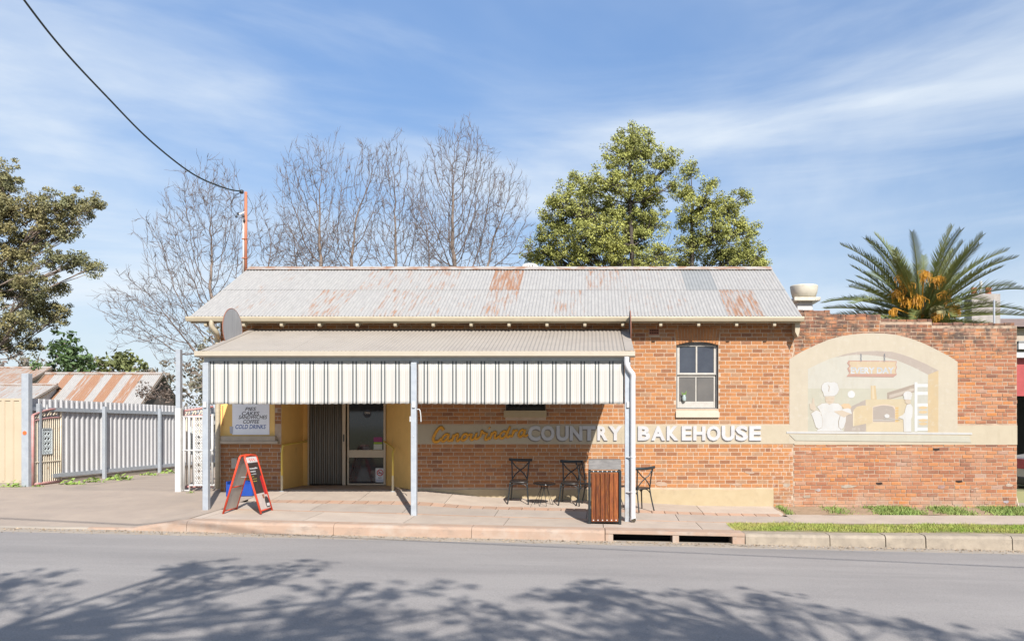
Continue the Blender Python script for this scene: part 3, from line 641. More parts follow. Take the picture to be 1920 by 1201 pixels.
nSh = 17; pw = (X1R - X0R) / nSh; corr = round(pw / .0762); pit = pw / corr
Lmid = LS * .515
cm_lo = corr_mesh('roof_sheet', pw + pit * .6, Lmid + .10, roof_galv, pit); cm_hi = corr_mesh('roof_sheet', pw + pit * .6, LS - Lmid + .02, roof_galv, pit)
cm_new = cm_hi.copy(); cm_new.materials.clear(); cm_new.materials.append(roof_new)
rust_lo = {0: .1, 1: .3, 2: .1, 3: .42, 4: .12, 5: .40, 6: .3, 7: .25, 8: .42, 9: .08, 10: .34, 11: .1, 12: .3, 13: .26, 14: .12, 15: .52, 16: .05}
rust_hi = {0: .1, 1: .25, 2: .1, 3: .12, 4: .36, 5: .3, 6: .38, 7: .1, 8: .62, 9: .12, 10: .1, 11: .40, 12: .25, 13: .2, 14: .1, 15: .1, 16: .15}
def rpos(t, lift): return (YE + (YR - YE) * t - math.sin(SL) * lift, ZE + (ZR - ZE) * t + math.cos(SL) * lift)
for k in range(nSh):
    for hi in (0, 1):
        y, z = rpos(0 if not hi else Lmid / LS, .012 if not hi else .018)
        me = cm_hi if hi else cm_lo
        if hi and k == 14: me = cm_new
        o = link('roof_sheet', me, roof); o.location = (X0R + k * pw, y, z + .002 * (k % 2)); o.rotation_euler = (SL + (R(.10) if hi else 0), 0, 0)
        rv = (rust_hi if hi else rust_lo)[k]; o.color = (rv, rnd.random(), 0, 1)
# back slope
bs = MB(); bs.add([(X0R, YR, ZR + .02), (X1R, YR, ZR + .02), (X1R, 2 * YR - YE, ZE + .02), (X0R, 2 * YR - YE, ZE + .02)], [(0, 1, 2, 3)]); bs.build('rear_roof_sheet', roof_new, roof)
rcp = MB(); 
for k in range(7):
    xa = X0R + k * (X1R - X0R) / 7; xb_ = xa + (X1R - X0R) / 7 + .03; h = .002 * (k % 2)
    cap = MB().tube([(xa, YR, ZR + .03 + h), (xb_, YR, ZR + .03 + h)], .04, 10)
    cap.add([(xa, YR - .17, ZR - .055 + h + .018), (xb_, YR - .17, ZR - .055 + h + .018), (xb_, YR - .02, ZR + .05 + h), (xa, YR - .02, ZR + .05 + h), (xa, YR + .17, ZR - .04 + h), (xb_, YR + .17, ZR - .04 + h)], [(0, 1, 2, 3), (3, 2, 5, 4)])
    cap.build('ridge_cap', rust_cap, roof)
gt = MB(); zg = ZE - .005
gt.prism_xz([(0, 0)], 0, 0) if False else None
prof = [(YE - .11, zg), (YE - .115, zg - .03), (YE - .09, zg - .095), (YE + .01, zg - .10), (YE + .01, zg - .02), (YE - .0, zg - .02), (YE - .005, zg - .085), (YE - .08, zg - .08), (YE - .10, zg - .005)]
n = len(prof); gx0, gx1 = -8.56, 4.47
v = [(gx0, y, z) for y, z in prof] + [(gx1, y, z) for y, z in prof]
gt.add(v, [tuple(range(n)), tuple(reversed(range(n, 2 * n)))] + [(i, i + n, (i + 1) % n + n, (i + 1) % n) for i in range(n)])
gt.build('gutter', creamtrim, bld)
MB().box(X0R + .05, X1R - .02, YE + .02, YE + .045, zg - .125, zg - .02).build('fascia', creamtrim, bld)
for k in range(17):
    px = 412 + 82.2 * k * .97 if False else None
    x = X0R + .32 + k * .803
    if x > X1R: break
    r_ = MB(); a = [(x - .03, YE - .03, zg - .185), (x - .03, YE + .02, zg - .205), (x - .03, YE + .34, zg - .06), (x - .03, YE + .34, zg + .06), (x - .03, YE + .03, zg - .06), (x - .03, YE - .03, zg - .11)]
    n = len(a); r_.add(a + [(x + .03, y, z) for _, y, z in a], [tuple(reversed(range(n))), tuple(range(n, 2 * n))] + [(i, (i + 1) % n, n + (i + 1) % n, n + i) for i in range(n)])
    r_.build('rafter_tail', creamtrim, bld)
for x, sgn in ((X0R, 1), (X1R, -1)):
    for s in (1, -1):
        ye = YE if s > 0 else 2 * YR - YE
        MB().bar((x, ye, ZE - .07), (x, YR, ZR - .07), .03, .15).build('barge_board', creamtrim, bld)
# corbelled bracket at the right end of the eave
MB().prism_xz([(XR - .03, zg - .10), (XR + .07, zg - .10), (XR + .07, zg - .27), (XR + .03, zg - .42), (XR - .03, zg - .30)], YE + .06, YW - .004).build('eave_bracket', creamtrim, bld)
# left downpipe (cream) with offset bend
dp = MB(); xa = WX(397, 16.9); xd = WX(408.5, 17.2)
dp.tube(crom([(xa, 16.9, zg - .08), (xa, 16.9, zg - .2), (xa + .06, 17.0, zg - .33), (xd, 17.18, zg - .42), (xd, 17.19, zg - .55)], 5) + [(xd, 17.19, 1.4), (xd, 17.19, .62)], .05, 12)
dp.build('downpipe', creamtrim, bld, True)
# conduit on the pier
MB().tube([(WX(418), YW - .01, WZ(760)), (WX(418), YW - .01, WZ(797))], .008, 6).build('conduit', orange_pole, bld)
MB().box(WX(436), WX(447), YW - .07, YW - .002, WZ(878), WZ(858)).build('meter_box', mat('beige_plastic', (.42, .36, .29), rough=.5), bld, bevel=.012)
# ------------------------------------------------------------------ verandah
ver = thing('verandah', 'cream corrugated street verandah on grey steel posts with striped canvas valance', 'verandah', (-3.3, 15, .3))
YV = 14.97; ZV = CZ + 1.415; ZVB = WZ(617); VX0, VX1 = -7.32, .78
VS = math.atan2(ZVB - ZV, YW - .01 - YV); VL = math.hypot(ZVB - ZV, YW - .01 - YV)
vdeck = MB().bar((VX0 + .06, YV + .1, ZV - .09), (VX1 - .06, YV + .1, ZV - .09), .1, .14)
for k in range(1, 4):
    t = k / 4 + .1; vdeck.bar((VX0 + .04, YV + (YW - YV) * t, ZV + (ZVB - ZV) * t - .05), (VX1 - .04, YV + (YW - YV) * t, ZV + (ZVB - ZV) * t - .05), .05, .07)
vr = vdeck.build('roof_frame', galv, ver)
nv = 10; vw = (VX1 - .12 - VX0) / nv; vc = round(vw / .0762); vp = vw / vc
vm = corr_mesh('verandah_sheet', vw + vp * .5, VL, creamsteel, vp)
for k in range(nv):
    o = link('verandah_sheet', vm, vr); o.location = (VX0 + k * vw, YV, ZV + .0015 * (k % 2)); o.rotation_euler = (VS, 0, 0)
for x0_, x1_ in ((VX1 - .16, VX1 + .01), (VX0 - .02, VX0 + .10)):
    MB().add([(x0_, YV + .01, ZV + .014), (x1_, YV + .01, ZV + .014), (x1_, YW - .02, ZVB + .014), (x0_, YW - .02, ZVB + .014), (x1_, YV + .01, ZV - .06), (x1_, YW - .02, ZVB - .06)], [(0, 1, 2, 3), (1, 4, 5, 2)]).build('edge_flashing', creamsteel, ver)
vg = MB(); z1 = CZ + 1.408; z0 = CZ + 1.30; prof = [(YV - .13, z1), (YV - .135, z0 + .02), (YV - .11, z0), (YV + .0, z0), (YV, z1 - .03), (YV - .01, z1 - .03), (YV - .02, z0 + .015), (YV - .105, z0 + .015), (YV - .12, z1)]
n = len(prof); gx0, gx1 = -7.38, .80; vg.add([(gx0, y, z) for y, z in prof] + [(gx1, y, z) for y, z in prof], [tuple(range(n)), tuple(reversed(range(n, 2 * n)))] + [(i, i + n, (i + 1) % n + n, (i + 1) % n) for i in range(n)])
vg.build('gutter', mat('cream_gutter', (.385, .34, .27), (.36, .315, .245), rough=.45), ver)
MB().box(-7.29, .72, YV + .054, YV + .11, CZ + 1.19, CZ + 1.298).build('beam', galv, ver)
stripe = bpy.data.materials.new('striped_canvas'); stripe.use_nodes = True
t = stripe.node_tree; b = t.nodes['Principled BSDF']; b.inputs['Roughness'].default_value = .8
g = t.nodes.new('ShaderNodeNewGeometry'); sp = t.nodes.new('ShaderNodeSeparateXYZ'); t.links.new(g.outputs['Position'], sp.inputs[0])
def M2(op, a, bb):
    n = t.nodes.new('ShaderNodeMath'); n.operation = op
    for i, q in enumerate((a, bb)):
        if q is None: continue
        if isinstance(q, (int, float)): n.inputs[i].default_value = q
        else: t.links.new(q, n.inputs[i])
    return n.outputs[0]
fx = M2('FRACT', M2('DIVIDE', M2('ADD', sp.outputs[0], 20.035), .2675), None)
cr = t.nodes.new('ShaderNodeValToRGB'); cr.color_ramp.interpolation = 'CONSTANT'; t.links.new(fx, cr.inputs[0])
wht, dk, tan = (.43, .42, .395), (.085, .093, .095), (.345, .305, .255)
stops = [(0, wht), (.08, dk), (.185, wht), (.31, dk), (.415, wht), (.50, tan), (.525, wht), (.64, tan), (.665, wht), (.79, tan), (.815, wht), (.93, tan), (.955, wht)]
el = cr.color_ramp.elements
while len(el) < len(stops): el.new(.5)
for e, (p, c) in zip(el, stops): e.position = p; e.color = (*c, 1)
t.links.new(cr.outputs[0], b.inputs['Base Color'])
for px0, px1 in ((391, 771), (783.5, 1171)):
    x0_, x1_ = WX(px0, YV), WX(px1, YV); n = int((x1_ - x0_) / .0167); v = []; zt_, zb_ = CZ + 1.235, CZ + .432; rows = [0, .25, .5, .75, .93, 1]
    for j, q in enumerate(rows):
        for i in range(n + 1):
            x = x0_ + (x1_ - x0_) * i / n; ph = 2 * math.pi * (x + 20.035) / .133
            a = .002 + .006 * q
            v.append((x, YV + .034 + a * math.sin(ph) - (0 if q < .99 else .006), zt_ + (zb_ - zt_) * q + (.005 * math.cos(ph) if q > .99 else 0) + .006 * math.sin(x * 1.3) * q))
    f = [(j * (n + 1) + i, (j + 1) * (n + 1) + i, (j + 1) * (n + 1) + i + 1, j * (n + 1) + i + 1) for j in range(len(rows) - 1) for i in range(n)]
    mb = MB().add(v, f); o = mb.build('valance', stripe, ver, True); sd = o.modifiers.new('thick', 'SOLIDIFY'); sd.thickness = .004
for px, yb in ((387, 955), (776.5, 965), (1176.5, 977)):
    x = WX(px, YV); z = zp(x, YV)
    p = MB().box(x - .052, x + .052, YV - .052, YV + .052, z - .05, CZ + 1.204).build('post', galv, ver, bevel=.008)
    MB().box(x - .02, x + .03, YV - .085, YV - .053, CZ + .36, CZ + .47).build('blind_bracket', whitep, p, bevel=.005)
    if 700 < px < 800:
        MB().tube(crom([(x + .06, YV - .03, CZ + .33), (x + .11, YV - .03, CZ + .32), (x + .13, YV - .03, CZ + .22), (x + .135, YV - .03, CZ + .1)], 5), .009, 6).build('tie_cord', whitep, p)
        MB().box(x - .075, x - .055, YV - .04, YV + .0, CZ + .10, CZ + .20).build('cleat', whitep, p)
        MB().tube([(x, YV - .053, CZ - .17), (x, YV - .062, CZ - .17)], .01, 8).build('bolt', whitep, p)
# white PVC downpipe at the right end
xd = WX(1186.5, 14.9); xg = WX(1177, 14.9)
pv = MB().tube(crom([(xg - .02, 14.88, CZ + 1.30), (xg - .02, 14.88, CZ + 1.17), (xg + .03, 14.88, CZ + 1.06), (xd, 14.87, CZ + .97), (xd, 14.87, CZ + .85)], 5) + [(xd, 14.87, zp(xd, 14.87) + .14), (xd + .005, 14.83, zp(xd, 14.87) + .07), (xd + .01, 14.78, zp(xd, 14.87) + .055)], .05, 14)
pvo = pv.build('downpipe', pvc, ver, True)
for zz in (CZ - .58, CZ - 1.23): MB().lathe([(.053, 0), (.056, .01), (.056, .03), (.053, .04)], (xd, 14.87, zz), 14).tube([(xd - .05, 14.87, zz + .02), (xd - .12, 14.90, zz + .02)], .012, 6).build('pipe_clip', pvc, pvo)
MB().tube([(xd + .01, 14.785, zp(xd, 14.87) + .056), (xd + .0101, 14.776, zp(xd, 14.87) + .055)], .043, 14).build('pipe_mouth', mat('pipe_inside', (.06, .05, .035), rough=1), pvo)
# end discs over the verandah ends
for px_, lab in ((476, 'blank round metal sign disc on edge beside the left end of the verandah roof'), (1180, 'round metal sign disc coloured as in shade and seen edge on at the right end of the verandah roof')):
    x = -7.30 if px_ == 476 else .785
    yc, zc = (16.25, CZ + 1.98) if px_ == 476 else (16.55, CZ + 1.98)
    d = thing('sign_disc', lab, 'sign', (x, yc, zc - .3), None)
    mb = MB(); n = 36; ri = .44
    ring = [(yc + ri * math.cos(2 * math.pi * k / n) , zc + .42 * math.sin(2 * math.pi * k / n)) for k in range(n)]
    mb.add([(x - .006, y, z) for y, z in ring] + [(x + .006, y, z) for y, z in ring], [tuple(range(n)), tuple(reversed(range(n, 2 * n)))] + [(i, i + n, (i + 1) % n + n, (i + 1) % n) for i in range(n)])
    mb.build('disc', mat('bare_sign_metal', (.33, .33, .33), (.25, .25, .26), scale=3, stretch=(1, 8, .5), rough=.55) if px_ == 476 else mat('shaded_sign_metal', (.05, .05, .06), rough=.6), d)  # right disc: shade on its visible face is put into the darker colour
    MB().tube([(x, y, z) for y, z in ring + ring[:1]], .009, 6, caps=False).build('rim', mat('rusty_rim', (.28, .12, .08), rough=.8), d)
    MB().bar((x, yc, zc - .35), (x, YW, zc - .25), .03, .03).build('wall_bracket', galv, d)
# ------------------------------------------------------------------ handrails
for pts, lab in (([(WX(573, DY), DY - .02, WZ(826, DY)), (WX(573, DY) + .05, DY - .15, WZ(827, DY)), (-6.66, 17.35, WZ(833, 17.3) - .01), (-6.655, 17.22, WZ(838, 17.2)), (-6.65, 17.15, WZ(850, 17.1)), (-6.65, 17.15, zp(-6.65, 17.15) - .02)], 'yellow tube handrail on the menu sign side of the entrance'),
                 ([(WX(722, DY), DY - .03, WZ(826, DY)), (WX(724, DY), DY - .12, WZ(828, DY)), (-4.36, 17.55, WZ(840, 17.5)), (-4.31, 17.3, WZ(848, 17.3)), (-4.27, 17.15, WZ(862, 17.1)), (-4.27, 17.15, zp(-4.27, 17.15) - .02)], 'yellow tube handrail on the chairs side of the entrance')):
    c = crom(pts[:-1], 5) + [pts[-1]]
    h = thing('handrail', lab, 'handrail', (pts[-1][0], pts[-1][1], pts[-1][2]))
    MB().tube(c, .021, 10).build('rail', yellow_rail, h, True)
    b_ = Vector(pts[-1]); MB().lathe([(.024, .0), (.024, .34), (.022, .36)], b_, 10).build('post_sleeve', mat('cream_sleeve', (.66, .56, .36), rough=.5), h)
    MB().lathe([(.05, 0), (.05, .03)], b_, 12).build('base_plate', galv, h)
# ------------------------------------------------------------------ shop lettering on the band
sgn = thing('wall_lettering', 'raised Canowindra Country Bakehouse lettering along the cream painted band', 'sign', (WX(1100), YW, WZ(826)))
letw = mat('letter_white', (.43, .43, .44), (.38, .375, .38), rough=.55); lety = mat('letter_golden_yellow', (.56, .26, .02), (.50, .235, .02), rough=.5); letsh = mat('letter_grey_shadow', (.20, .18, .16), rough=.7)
boxes = [('C', 990, 1013.5), ('O', 1014.5, 1040), ('U', 1043.5, 1066.5), ('N', 1068.5, 1092), ('T', 1092.5, 1117), ('R', 1120, 1139.5), ('Y', 1141, 1166.5),
         ('B', 1196, 1219), ('A', 1221, 1247), ('K', 1250, 1272), ('E', 1278, 1297), ('H', 1299.5, 1322.5), ('O', 1325, 1350.5), ('U', 1353, 1377), ('S', 1379, 1402), ('E', 1404.5, 1427)]
ax = lambda yy: (lambda u, v, w: (u, yy - w, v))
for ch, a, b in boxes:
    o_ = 1.2 if ch in 'COUS' else 0
    L = text_fit('letter', ch, (WX(a), WX(b), WZ(825.3 + o_ * .5), WZ(798 - o_ * .5)), letw, sgn, ax(YW - .0032), thick=.022, offset=.042)
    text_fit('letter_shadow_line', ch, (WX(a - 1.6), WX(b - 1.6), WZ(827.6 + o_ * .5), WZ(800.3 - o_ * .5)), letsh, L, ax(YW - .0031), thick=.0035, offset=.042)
# script word: pen strokes in image pixels on the wall plane
script = {
 'C': [[(832, 805), (829, 800), (824, 801), (817, 810), (813, 820), (815, 826), (821, 826), (829, 820)]],
 'a': [[(842, 814), (838, 812), (832, 816), (829, 823), (832, 826), (838, 821), (842, 813), (840, 822), (843, 825), (848, 821)]],
 'n': [[(851, 813), (848, 826)], [(849.5, 820), (855, 813), (859, 813), (857, 822), (859, 825), (864, 820)]],
 'o': [[(873, 811), (868, 815), (866, 821), (869, 824), (875, 820), (877, 814), (873, 811), (878, 814), (883, 812)]],
 'w': [[(885, 811), (883, 820), (886, 823), (891, 818), (894, 810), (892, 819), (895, 821), (901, 816), (904, 806), (907, 810), (911, 810)]],
 'i': [[(914, 810), (910, 821), (914, 822), (918, 817)], [(917.5, 800), (919, 801.5)]],
 'n2': [[(923, 809), (919, 822)], [(920.5, 816), (926, 809), (930, 809), (928, 818), (931, 820), (936, 815)]],
 'd': [[(950, 808), (945, 807), (939, 812), (938, 818), (942, 820), (948, 815), (957, 798), (951, 813), (953, 818), (958, 814)]],
 'r': [[(964, 804), (960, 818)], [(961.5, 812), (966, 806), (971, 805.5)]],
 'a2': [[(984, 806), (979, 804), (974, 809), (973, 815), (977, 817), (982, 812), (985, 804), (983, 813), (986, 816), (990, 813)]]}
for k_, strokes in script.items():
    for s in strokes:
        c = crom([(WX(x), YW - .02, WZ(y + .8)) for x, y in s], 5)
        w_ = .031 if k_ == 'C' else .0245
        MB().tube(c, w_, 8, flat=(1, .7, 1)).build('script_stroke', lety, sgn, True)
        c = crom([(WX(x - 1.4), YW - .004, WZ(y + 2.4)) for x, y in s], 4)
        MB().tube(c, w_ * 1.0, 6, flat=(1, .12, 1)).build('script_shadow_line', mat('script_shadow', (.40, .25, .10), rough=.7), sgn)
# ------------------------------------------------------------------ menu sign
ms = thing('menu_sign', 'white menu sign listing pies cakes sandwiches coffee and cold drinks', 'sign', (WX(470), YW, WZ(814)))
MB().box(WX(436), WX(505.5), YW - .014, YW - .003, WZ(814.5), WZ(735)).build('board', mat('menu_board_white', (.84, .84, .86), (.80, .80, .83), rough=.5), ms)
ink = mat('menu_ink_dark', (.05, .045, .045), rough=.6); inkb = mat('menu_ink_blue', (.03, .10, .34), rough=.6)
for body, a, b, c, d, m_ in (('PIES', 460, 481, 769.5, 763, ink), ('CAKES', 454, 487, 778, 771, ink), ('SANDWICHES', 448, 501.5, 785, 778, ink), ('COFFEE', 456.5, 487, 793.5, 786.5, ink), ('COLD DRINKS', 442, 499, 803.5, 795.5, inkb)):
    text_fit('menu_line', body, (WX(a), WX(b), WZ(c), WZ(d)), m_, ms, ax(YW - .0142), thick=.0015, shear=.25, offset=.012)
cup = MB().prism_xz([(WX(431), WZ(799)), (WX(438), WZ(799)), (WX(437), WZ(812)), (WX(432), WZ(812))], YW - .0165, YW - .0145); cup.build('painted_cup', mat('cup_grey', (.5, .5, .54)), ms)
# ------------------------------------------------------------------ mural wall (old brick boundary wall)
mw = thing('mural_wall', 'old weathered brick yard wall with stepped top beside the bakery', 'wall', (7, 17.4, .2))
MX1 = WX(1907)
steps = [(XR + .004, WX(1557), WZ(585)), (WX(1557), WX(1652), WZ(593)), (WX(1652), WX(1748), WZ(602)), (WX(1748), MX1, WZ(609))]
bk = MB()
for a, b, z in steps: bk.box(a, b, YW + .012, YW + .23, 0, z - .012)
bk.build('wall_core', mortar_old, mw)
arc_o = [(0, 290), (70, 245), (150, 200), (280, 140), (400, 90), (510, 60), (620, 40), (740, 27), (850, 22), (980, 27), (1100, 42), (1230, 75), (1350, 118), (1450, 163), (1550, 214), (1640, 262), (1722, 316)]
Z7 = lambda x, y: (WX(1480 + x / 5.459), WZ(620 + y / 5.459))
def arch_cover(p, q, z0, z1):
    if z1 < bz1 + .02: return False
    import bisect
    def top(x):
        pts = [Z7(*a) for a in arc_o]
        if x < pts[0][0] or x > pts[-1][0]: return -9
        for (xa, za), (xb_, zb_) in zip(pts[:-1], pts[1:]):
            if xa <= x <= xb_: return za + (zb_ - za) * (x - xa) / (xb_ - xa)
        return -9
    return top(p - .01) > z1 + .02 and top(q + .01) > z1 + .02
mh = [(XR, MX1, bz0, bz1)]
for a, b, z in steps: mh.append((a, b, z - .005, 9))
def ind2(x, z): return z < bz0 or x > WX(1800)
lay_bricks(mw, XR + .006, MX1, .02, WZ(585) + .02, YW + .004, mh, brick_old, ind2, 300, 29, rough=1.0, covered=arch_cover, bh=.0829)
# top course capping bricks (headers, broken)
for a, b, z in steps:
    x = a
    while x < b - .06:
        L = min(rnd.choice([.225, .225, .11]), b - x); 
        o = MB().box(x + .004, x + L - .004, YW + .015 + rnd.uniform(-.01, .01), YW + .235, z - .01, z + .06 * rnd.uniform(.6, 1.05)).build('coping_brick', brick_old, mw, bevel=.008)
        a_ = o.data.attributes.new('tone', 'FLOAT', 'POINT'); a_.data.foreach_set('value', [rnd.random() * .6] * len(o.data.vertices)); x += L
# thick end face bricks toothing
for k in range(28):
    z = .22 + k * .0829 * 1.0
    if k % 2: 
        o = MB().box(MX1 - .002, MX1 + .012 * rnd.random() + .004, YW + .02, YW + .2, z, z + .07).build('end_brick', brick_old, mw)
        a_ = o.data.attributes.new('tone', 'FLOAT', 'POINT'); a_.data.foreach_set('value', [rnd.random()] * len(o.data.vertices))
for (px, py, wpx, hpx, col) in ((1475, 908, 14, 8, (.52, .42, .33)), (1590, 911, 28, 6, (.52, .43, .34)), (1535, 918, 9, 5, (.55, .45, .42)), (1892, 909, 12, 6, (.55, .45, .36)), (1513, 930, 14, 5, (.5, .40, .31)), (1765, 912, 14, 6, (.45, .29, .25)), (1796, 946, 16, 5, (.5, .40, .30)), (1887, 940, 10, 5, (.52, .46, .48))):
    pts = [(WX(px + wpx * .55 * math.cos(t) * rnd.uniform(.7, 1.2)), WZ(py + hpx * .55 * math.sin(t) * rnd.uniform(.7, 1.2))) for t in [2 * math.pi * k / 13 for k in range(13)]]
    MB().prism_xz(pts, YW - .001, YW + .02).build('mortar_patch', mat('mortar_patch_%d' % px, tuple(c_ * .68 for c_ in col), tuple(c_ * .5 for c_ in col), scale=14, rough=.95, pos=True), mw)
for (px, py) in ((1648, 906), (1755, 842), (1798, 902)):
    MB().prism_xz([(WX(px - 6), WZ(py - 2)), (WX(px + 6), WZ(py - 2.4)), (WX(px + 7), WZ(py + 1)), (WX(px), WZ(py + 2.5)), (WX(px - 5), WZ(py + 1))], YW - .0005, YW + .02).build('missing_brick_hole', mat('hole_dark', (.04, .025, .02), rough=1), mw)
# ------------------------------------------------------------------ mural
mu = thing('mural', 'faded painted bakery mural with two bakers inside a cream arch', 'mural', (WX(1640), YW, bz0))
lay = [0]
def paint(name, pts, col, step=1, par=None, rough=.75, raw=False):
    lay[0] += step; y = YW - .0034 - lay[0] * .0002
    q = pts if raw else [Z7(x, y_) for x, y_ in pts]
    q = [p for i, p in enumerate(q) if i == 0 or (abs(p[0] - q[i - 1][0]) + abs(p[1] - q[i - 1][1])) > 1e-4]
    col = tuple(c * .60 for c in col); key = 'mural_' + '_'.join('%02d' % int(c * 99) for c in col)
    fresh = key not in MATS; m = mat(key, col, tuple(c * .95 for c in col), scale=5, rough=rough, bump=.1, bscale=24, pos=True)
    if fresh: addmix(m, (.30, .26, .20), .50, .74, 3.5, stretch=(2.5, 1, .7), amount=.32); addmix(m, (.40, .37, .32), .56, .66, 9, amount=.3)
    return MB().prism_xz(q, y, YW + .008).build(name, m, par or mu)
def ell(cx, cy, rx, ry, n=22, a0=0, a1=360): return [(cx + rx * math.cos(R(a0 + (a1 - a0) * k / n)), cy + ry * math.sin(R(a0 + (a1 - a0) * k / n))) for k in range(n)]
CR = (.62, .545, .425)
MB().box(XR + .022, MX1 + .003, YW - .0032, YW + .03, bz0 - .02, bz1 - .01).build('base_band', bandm, mu)
paint('arch_surround', [(0, 1150)] + arc_o + [(1722, 1150)], CR)
WALLU = (.60, .575, .50)
niche = [(190, 1035), (190, 390), (300, 335), (420, 283), (560, 240), (700, 213), (880, 205), (1050, 213), (1150, 240), (1250, 275), (1400, 340), (1525, 405), (1525, 1035)]
paint('niche_wall', niche, WALLU)
paint('niche_dado', [(190, 1035), (190, 588), (1420, 588), (1420, 1035)], (.55, .53, .43))
paint('soffit', [(470, 272), (560, 240), (700, 213), (880, 205), (1050, 213), (1150, 240), (1250, 275), (1400, 340), (1525, 405), (1422, 448), (1250, 362), (1100, 300), (950, 262), (800, 246), (640, 246)], (.48, .41, .355))
paint('reveal', [(1420, 448), (1525, 405), (1524, 1040), (1414, 1040)], (.62, .48, .29))
# shelf, bench and oven
paint('shelf_line', [(1000, 632), (1280, 545), (1280, 625), (1165, 662), (1040, 697), (1000, 697)], (.40, .33, .27))
paint('shelf_face', [(1022, 655), (1276, 585), (1276, 612), (1150, 650), (1022, 690)], (.54, .47, .40))
paint('oven_side', [(560, 1030), (575, 860), (640, 770), (780, 702), (800, 1030)], (.45, .39, .34))
paint('oven_body', [(780, 702), (1240, 695), (1240, 1030), (785, 1030)], (.62, .52, .35))
paint('oven_front_slope', [(850, 935), (1170, 935), (1170, 1030), (790, 1030), (790, 985)], (.66, .55, .38))
paint('flue', [(832, 560), (882, 560), (894, 700), (834, 700)], (.62, .48, .30)); paint('flue_light', [(845, 560), (862, 560), (872, 696), (850, 696)], (.68, .57, .40))
paint('oven_arch', [(850, 935), (850, 775)] + [(850 + 245 * k / 10, 775 - 26 * math.sin(math.pi * k / 10)) for k in range(1, 10)] + [(1095, 800), (1095, 935)], (.68, .56, .44))
paint('oven_mouth', [(856, 930), (856, 782)] + [(856 + 225 * k / 10, 782 - 20 * math.sin(math.pi * k / 10)) for k in range(1, 10)] + [(1080, 808), (1080, 930)], (.44, .38, .33))
paint('oven_sill', [(856, 905), (1080, 905), (1080, 917), (856, 917)], (.5, .46, .42))
for k in range(6): paint('oven_brick', [(1083, 782 + k * 26), (1116, 778 + k * 26), (1116, 798 + k * 26), (1083, 803 + k * 26)], (.65, .45, .20), step=0 if k else 1)
paint('oven_door', [(655, 975), (655, 810), (690, 775), (750, 762), (815, 765), (850, 790), (850, 935)], (.63, .51, .33))
paint('door_edge', [(650, 975), (650, 830), (664, 812), (664, 972)], (.72, .62, .44))
paint('clock', ell(634, 648, 37, 37), (.72, .72, .72)); 
# rack with trays
paint('rack_back', [(1310, 540), (1416, 530), (1416, 1025), (1310, 1025)], (.54, .53, .47))
paint('rack_post', [(1280, 525), (1310, 525), (1310, 1028), (1280, 1028)], (.74, .74, .73))
for yy in (542, 622, 742, 868, 988): paint('rack_shelf', [(1310, yy), (1416, yy), (1416, yy + 32), (1310, yy + 32)], (.74, .74, .73), step=0 if yy > 542 else 1)
for yy in (785, 830, 915, 950): paint('loaf', ell(1368, yy, 44, 16, 14), (.66, .50, .30), step=0 if yy > 785 else 1)
# hanging sign in the mural
paint('hanging_board', [(605, 303), (1100, 308), (1092, 345), (1100, 372), (1088, 410), (1098, 447), (1065, 473), (585, 468), (612, 430), (592, 385), (612, 360), (590, 330)], (.52, .31, .25))
paint('board_face', [(622, 312), (1092, 316), (1084, 345), (1092, 372), (1080, 408), (1090, 440), (612, 440), (628, 412), (610, 385), (628, 358), (612, 332)], (.63, .50, .34))
yy_ = YW - .0034 - (lay[0] + 1) * .0002; lay[0] += 2
q0 = Z7(628, 438); q1 = Z7(1070, 372)
text_fit('board_text', 'EVERY DAY', (q0[0], q1[0], q0[1], q1[1]), mat('mural_pale_blue', (.36, .39, .42), pos=True), mu, ax(yy_), thick=.0002, offset=.03)
for xx in (732, 972):
    for k in range(4):
        lk = [Z7(xx + (7 if k % 2 else 4) * math.cos(t), 245 + 20 * k + 11 * math.sin(t)) for t in [2 * math.pi * i / 10 for i in range(10)]]
        MB().tube([(x, yy_ - .001, z) for x, z in lk + lk[:1]], .0035, 4, caps=False).build('chain_link', mat('chain_grey', (.22, .24, .28)), mu)
# bakers (painted, flat)
OUT = (.46, .38, .29); WHT = (.66, .655, .64); SKN = (.62, .52, .41)
def figure(name, layers):
    par = None
    for nm, pts, col in layers: par = paint(nm, pts, col)
grow = lambda pts, s, cx=None, cy=None: [((x - (sum(p[0] for p in pts) / len(pts))) * s + sum(p[0] for p in pts) / len(pts), (y - (sum(p[1] for p in pts) / len(pts))) * s + sum(p[1] for p in pts) / len(pts)) for x, y in pts]
hat = [(355, 668), (345, 630), (328, 600), (332, 560), (355, 530), (395, 520), (430, 528), (460, 520), (492, 540), (502, 575), (510, 600), (490, 640), (462, 665)]
face = [(365, 668), (462, 668), (460, 715), (440, 742), (410, 750), (382, 740), (366, 712)]
torso = [(275, 1030), (300, 990), (320, 960), (330, 860), (300, 800), (278, 772), (330, 740), (380, 735), (410, 752), (440, 735), (500, 738), (540, 770), (545, 820), (520, 860), (500, 930), (505, 990), (560, 1030)]
arm_l = [(222, 845), (275, 810), (320, 830), (340, 920), (332, 985), (300, 1002), (272, 985), (245, 900)]
arm_r = [(505, 930), (520, 870), (580, 870), (575, 930), (555, 990), (530, 1008), (508, 985)]
hand = [(205, 745), (232, 740), (236, 690), (252, 688), (256, 745), (272, 790), (250, 820), (212, 800)]
loaf = [(525, 760), (560, 742), (610, 745), (635, 775), (622, 800), (560, 800)]
tray = [(450, 822), (540, 812), (640, 850), (600, 858), (560, 885), (528, 870)]
cloth = [(540, 800), (600, 790), (625, 800), (640, 850), (590, 860), (545, 845)]
